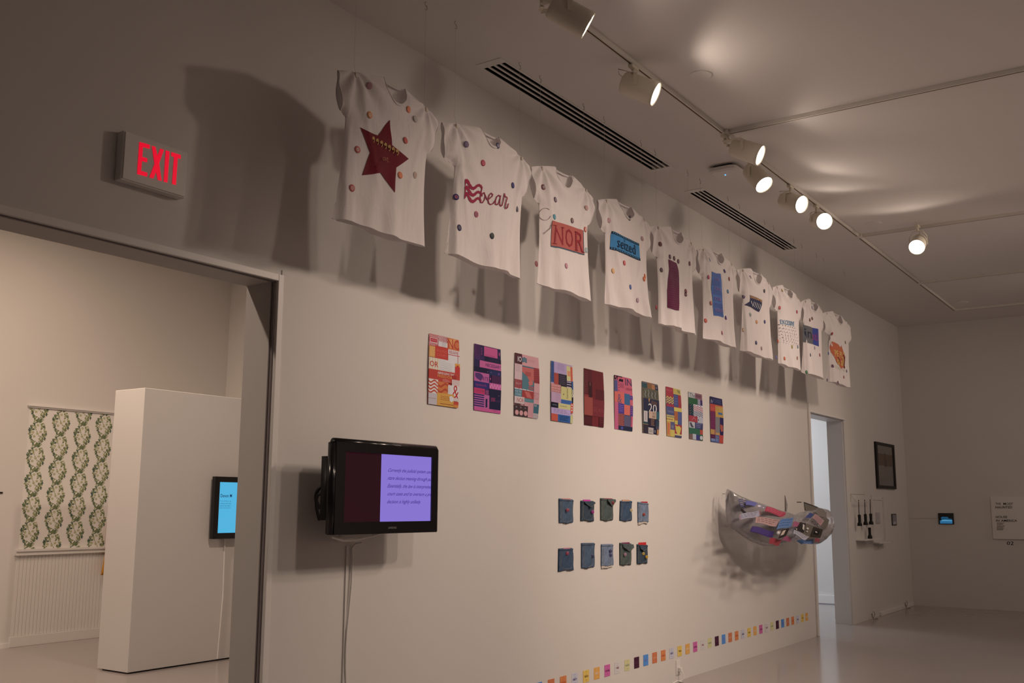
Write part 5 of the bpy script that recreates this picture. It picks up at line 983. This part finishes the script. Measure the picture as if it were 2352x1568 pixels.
# far wall: tablet, wire and panel with lettering
xw = XB; pr = lambda px, py, dx=0.0: on(px, py, 0, xw - dx)
a = pr(2155, 1178); c_ = pr(2192, 1203); y0, y1, z0, z1 = a.y, c_.y, 1.214, 1.379
t = thing('tablet', 'small black tablet with blue lit picture on the far wall', 'tablet', (xw, (y0 + y1) / 2, z0)); make('case', MB().box(xw - .02, xw, y1, y0, z0, z1), M['black'], t, bevel=.006)
p = Print(lambda u, v, h: Vector((xw - .0203 - h, y0 + (y1 - y0) * u, z1 + (z0 - z1) * v)), raw=True, cell=9, h0=.0003); p.poly([(.17, .42), (.25, .33), (.62, .34), (.68, .48), (.88, .52), (.9, .6), (.2, .58)], '1c4866', None, 2, 2); p.r(.1, .66, .9, .94, '2a6088'); p.poly([(.2, .62), (.4, .58), (.9, .62), (.9, .72), (.2, .72)], '4a8cb0', None, 2, 2)
for k in range(5): p.ell(.25 + .1 * k, .53, .02, .04, '0c2030', 8)
p.done('screen_image', t, M['screen'], 'blue lit picture')
tag(make('signal_wire', MB().tube([(xw - .004, y0, 1.30), (xw - .004, y0 + .2, 1.30), (xw - .004, -.02, 1.295)], .0018, 5), M['beige'], loc=(xw, y0, 1.3)), 'thin grey wire running from the tablet to the corner', 'cable')
y0 = pr(2275, 1140).y; z1 = 1.625; z0 = 1.013; y1 = y0 - .62
t = thing('title_panel', 'white panel lettered THE MOST HAUNTED HOUSE IN AMERICA on the far wall', 'sign', (xw, (y0 + y1) / 2, z0)); make('board', MB().box(xw - .02, xw, y1, y0, z0, z1), M['white'], t, bevel=.002)
pn = lambda px, py: (lambda q_: Vector((xw - .0205, q_.y, q_.z)))(pr(px, py)); Z = crop(8.711, 2120, 1100)
p = Print(lambda u, v, h: pn(*Z(u, v)) + Vector((-h, 0, 0)), raw=True, cell=1e9, h0=.0003)
for tx, P in (('THE', (1455, 472, 1560, 515)), ('MOST', (1612, 472, 1805, 516)), ('HAUNTED', (1452, 540, 1792, 586)), ('HOUSE', (1462, 735, 1690, 780)), ('IN', (1466, 808, 1535, 850)), ('AMERICA', (1568, 808, 1888, 852))): p.text(tx, *P, '2c2228', .02)
p.lines(1485, 870, 1640, 1030, 9, '5c5050', .45); p.done('lettering', t)
p = Print(lambda u, v, h: (lambda q_: Vector((xw - .0006 - h, q_.y, q_.z)))(pr(*Z(u, v))), raw=True, cell=1e9, h0=.0003); p.text('02', 1676, 1245, 1815, 1318, '241c24', .03); tag(make('wall_number', p.mb, M['ink'], loc=(xw, y0 - .15, .92)), 'dark numerals 02 on the wall under the title panel', 'number')

# ------------------------------------------------------------------ annex room
t = thing('partition_wall', 'freestanding white partition wall seen through the wide opening', 'partition', (6.5, 4.25, 0))
make('panel', MB().box(5.665, 8.1, 4.03, 4.47, .012, 2.5), M['wall'], t, bevel=.004); make('foot', MB().box(5.70, 8.06, 4.06, 4.44, 0, .014), M['blackm'], t)
x0, x1, z0, z1 = 6.42, 7.30, 1.135, 1.722
t = thing('monitor', 'black monitor with a cyan page on the partition', 'monitor', (6.85, 4.03, z0)); a = W(496, 1094, 3.95); x0 = a.x; x1 = x0 + .9; w_ = .055
make('bezel', MB().box(x0, x0 + w_, 3.95, 4.0, z0, z1).box(x1 - w_, x1, 3.95, 4.0, z0, z1).box(x0 + w_, x1 - w_, 3.95, 4.0, z0, z0 + w_).box(x0 + w_, x1 - w_, 3.95, 4.0, z1 - w_ * .95, z1), M['black'], t, bevel=.003); make('rear_shell', MB().box(x0 + .03, x1 - .03, 4.0, 4.028, z0 + .05, z1 - .05), M['blackm'], t)
p = Print(lambda u, v, h: Vector((x0 + w_ + (x1 - x0 - 2 * w_) * u, 3.957 - h, z1 - .052 + (z0 + w_ - z1 + .052) * v)), raw=True, cell=9); p.r(0, 0, 1, 1, '52b2dc'); p.text('Devon M', .022, .235, .195, .30, '142850', .03)
for k, ln in enumerate(('"I\'ve always ap', 'cultures but the', 'about this that I', 'help but feel so')): p.text(ln, .018, .362 + .045 * k, .185, .39 + .045 * k, '2c6c94', .01)
p.done('screen_image', t, M['screen'], 'lit cyan page'); 
tag(make('hanging_cable', MB().tube([(x0 + .2, 4.018, z0 + .02), (x0 + .21, 4.018, .6), (x0 + .18, 4.018, .02)], .007, 6), M['white'], loc=(x0 + .2, 4.02, 0)), 'white cord running down the partition from the monitor', 'cable')
# wallpapered bay on the annex back wall
Y2 = 6.45; xa, xe = 5.975, 8.3
t = thing('wallpaper_panel', 'floral vine wallpaper in four climbing columns on the annex wall', 'wallpaper', (7, Y2, .98)); make('sheet', MB().box(xa + .02, xe, Y2 - .003, Y2 - .0005, .986, 2.468), M['paper'], t)
rnd = random.Random(5); p = Print(lambda u, v, h: Vector((u, Y2 - .003 - h, v)), ref=lin('a48a7c'), cell=9, h0=.0006, step=.0)
GR = ['56522f', '625c36', '464a38', '6a6238', '3a4038', '5e542e']; CRM = ['97825a', '8f7850', 'a08a62']
def leaf(x, z, a, ln, c):
    if not (xa + .02 < x < xe and .99 < z < 2.464): return
    d = Vector((math.cos(a), math.sin(a))); n_ = Vector((-d.y, d.x)) * ln * .27; P = [(x, z), (x + d.x * ln * .5 + n_.x, z + d.y * ln * .5 + n_.y), (x + d.x * ln, z + d.y * ln), (x + d.x * ln * .5 - n_.x, z + d.y * ln * .5 - n_.y)]
    p.mb.add([p.fn(u, min(2.466, max(.988, v)), p.h + rnd.uniform(0, .0006)) for u, v in P], [(0, 1, 2, 3)], p.col(c))
# one vine unit: two strands crossing at a dense knot and opening round a ring of pale flowers
U = .262; unit = []
for sg in (-1, 1):
    for k in range(15):
        s_ = k / 15; cx = sg * .072 * math.sin(s_ * PI) ** .8; cz = -U * s_; out_ = 0 if sg > 0 else PI
        for m_ in range(4):
            a_ = out_ + rnd.uniform(-1.3, 1.3) if m_ != 1 else rnd.uniform(0, 2 * PI); unit.append((cx + rnd.uniform(-.008, .008), cz + rnd.uniform(-.01, .01), a_, rnd.uniform(.020, .040), rnd.choice(GR if m_ < 3 else CRM)))
for k in range(9): unit.append((rnd.uniform(-.012, .012), rnd.uniform(-.012, .012), k * 2 * PI / 9, .03, rnd.choice(GR[:4])))
for (cx, cz) in ((.105, -.14), (-.10, -.10), (.095, -.19)):
    for m_ in range(3): unit.append((cx - .02 * (1 if cx > 0 else -1), cz, (0 if cx > 0 else PI) + (m_ - 1) * .8, .03, GR[4]))
for (cx, cz) in ((-.03, -.08), (.036, -.12), (-.034, -.17), (.03, -.2), (.045, -.07), (0, -.14), (-.05, -.13), (.0, -.05)):
    for m_ in range(7): unit.append((cx, cz, m_ * PI / 3.5 + rnd.random() * .3, .019, rnd.choice(CRM)))
for ci in range(9):
    cx = xa + .125 + .262 * ci; off = 0 if ci % 2 == 0 else U / 2
    for r_ in range(8):
        z = 2.60 - U * r_ - off + .0
        for j in range(12): s_ = j / 12; leaf(cx - .05 * math.cos(s_ * PI) , z - U * s_, math.atan2(-U / 12, .013), .024, '7a6c48')
        for (dx, dz, a_, ln, c) in unit: leaf(cx + dx, z + dz, a_, ln, c)
p.done('vine_print', t, label='green and cream printed vines')
tag(make('picture_rail', MB().box(xa - .01, xe, Y2 - .03, Y2, 2.485, 2.50).box(xa, xe, Y2 - .018, Y2, 2.47, 2.487), M['trim'], loc=(7, Y2, 2.47)), 'thin white moulding along the top of the floral wallpaper', 'moulding')
tag(make('chair_rail', MB().box(xa - .02, xe, Y2 - .045, Y2, .965, .985).box(xa - .02, xe, Y2 - .03, Y2, .935, .966).box(xa - .02, xe, Y2 - .04, Y2, .925, .937), M['trim'], loc=(7, Y2, .925)), 'white chair rail between the floral wallpaper and the beadboard', 'moulding')
t = thing('beadboard', 'white grooved beadboard wainscot under the chair rail', 'panelling', (7, Y2, 0)); x = xa
while x < xe:
    make('board', MB().box(x + .0015, x + .0385, Y2 - .012, Y2 - .004, .106, .924), M['trim'], t, bevel=.002); x += .040
make('backing', MB().box(xa, xe, Y2 - .003, Y2 - .0005, .106, .924), M['wall'], t)
make('skirting', MB().box(xa - .01, xe, Y2 - .028, Y2 - .0005, 0, .105), M['trim'], t, bevel=.003)
struct('baseboard_annex', MB().box(-4, xa - .01, Y2 - .015, Y2, 0, .045), M['trim'])
# ochre garment hanging behind the partition
def gar(u, v):
    z = 1.25 - .57 * v; xl_ = 7.03 - .11 * v ** .8; x = xl_ + u * (.30 + .2 * v) + .01 * math.sin(u * 30) * v; return Vector((x, Y2 - .075 - .04 * math.sin(u * PI) - .012 * math.sin(u * 26 + v * 2) * v, z))
t = thing('hanging_garment', 'ochre yellow garment hanging on the annex wall, half hidden by the partition', 'garment', (7.2, Y2 - .1, .7)); make('cloth', MB().grid(gar, 40, 20), M['yellow'], t, smooth=True, solid=.003)
make('hook', MB().tube([(7.2, Y2 - .006, 1.28), (7.2, Y2 - .1, 1.25), (7.2, Y2 - .11, 1.29)], .006, 6), M['steel'], t)
q = on(3, 1131, 1, Y2); tag(make('light_switch', MB().box(q.x - .02, q.x + .012, Y2 - .01, Y2, q.z - .008, q.z + .008), M['blackm'], loc=(q.x, Y2, q.z - .008), bevel=.002), 'small dark fitting on the annex wall at the left edge', 'switch')
# far room baseboard line and reveal caption
a = on(1900, 1176, 0, D2[1]);
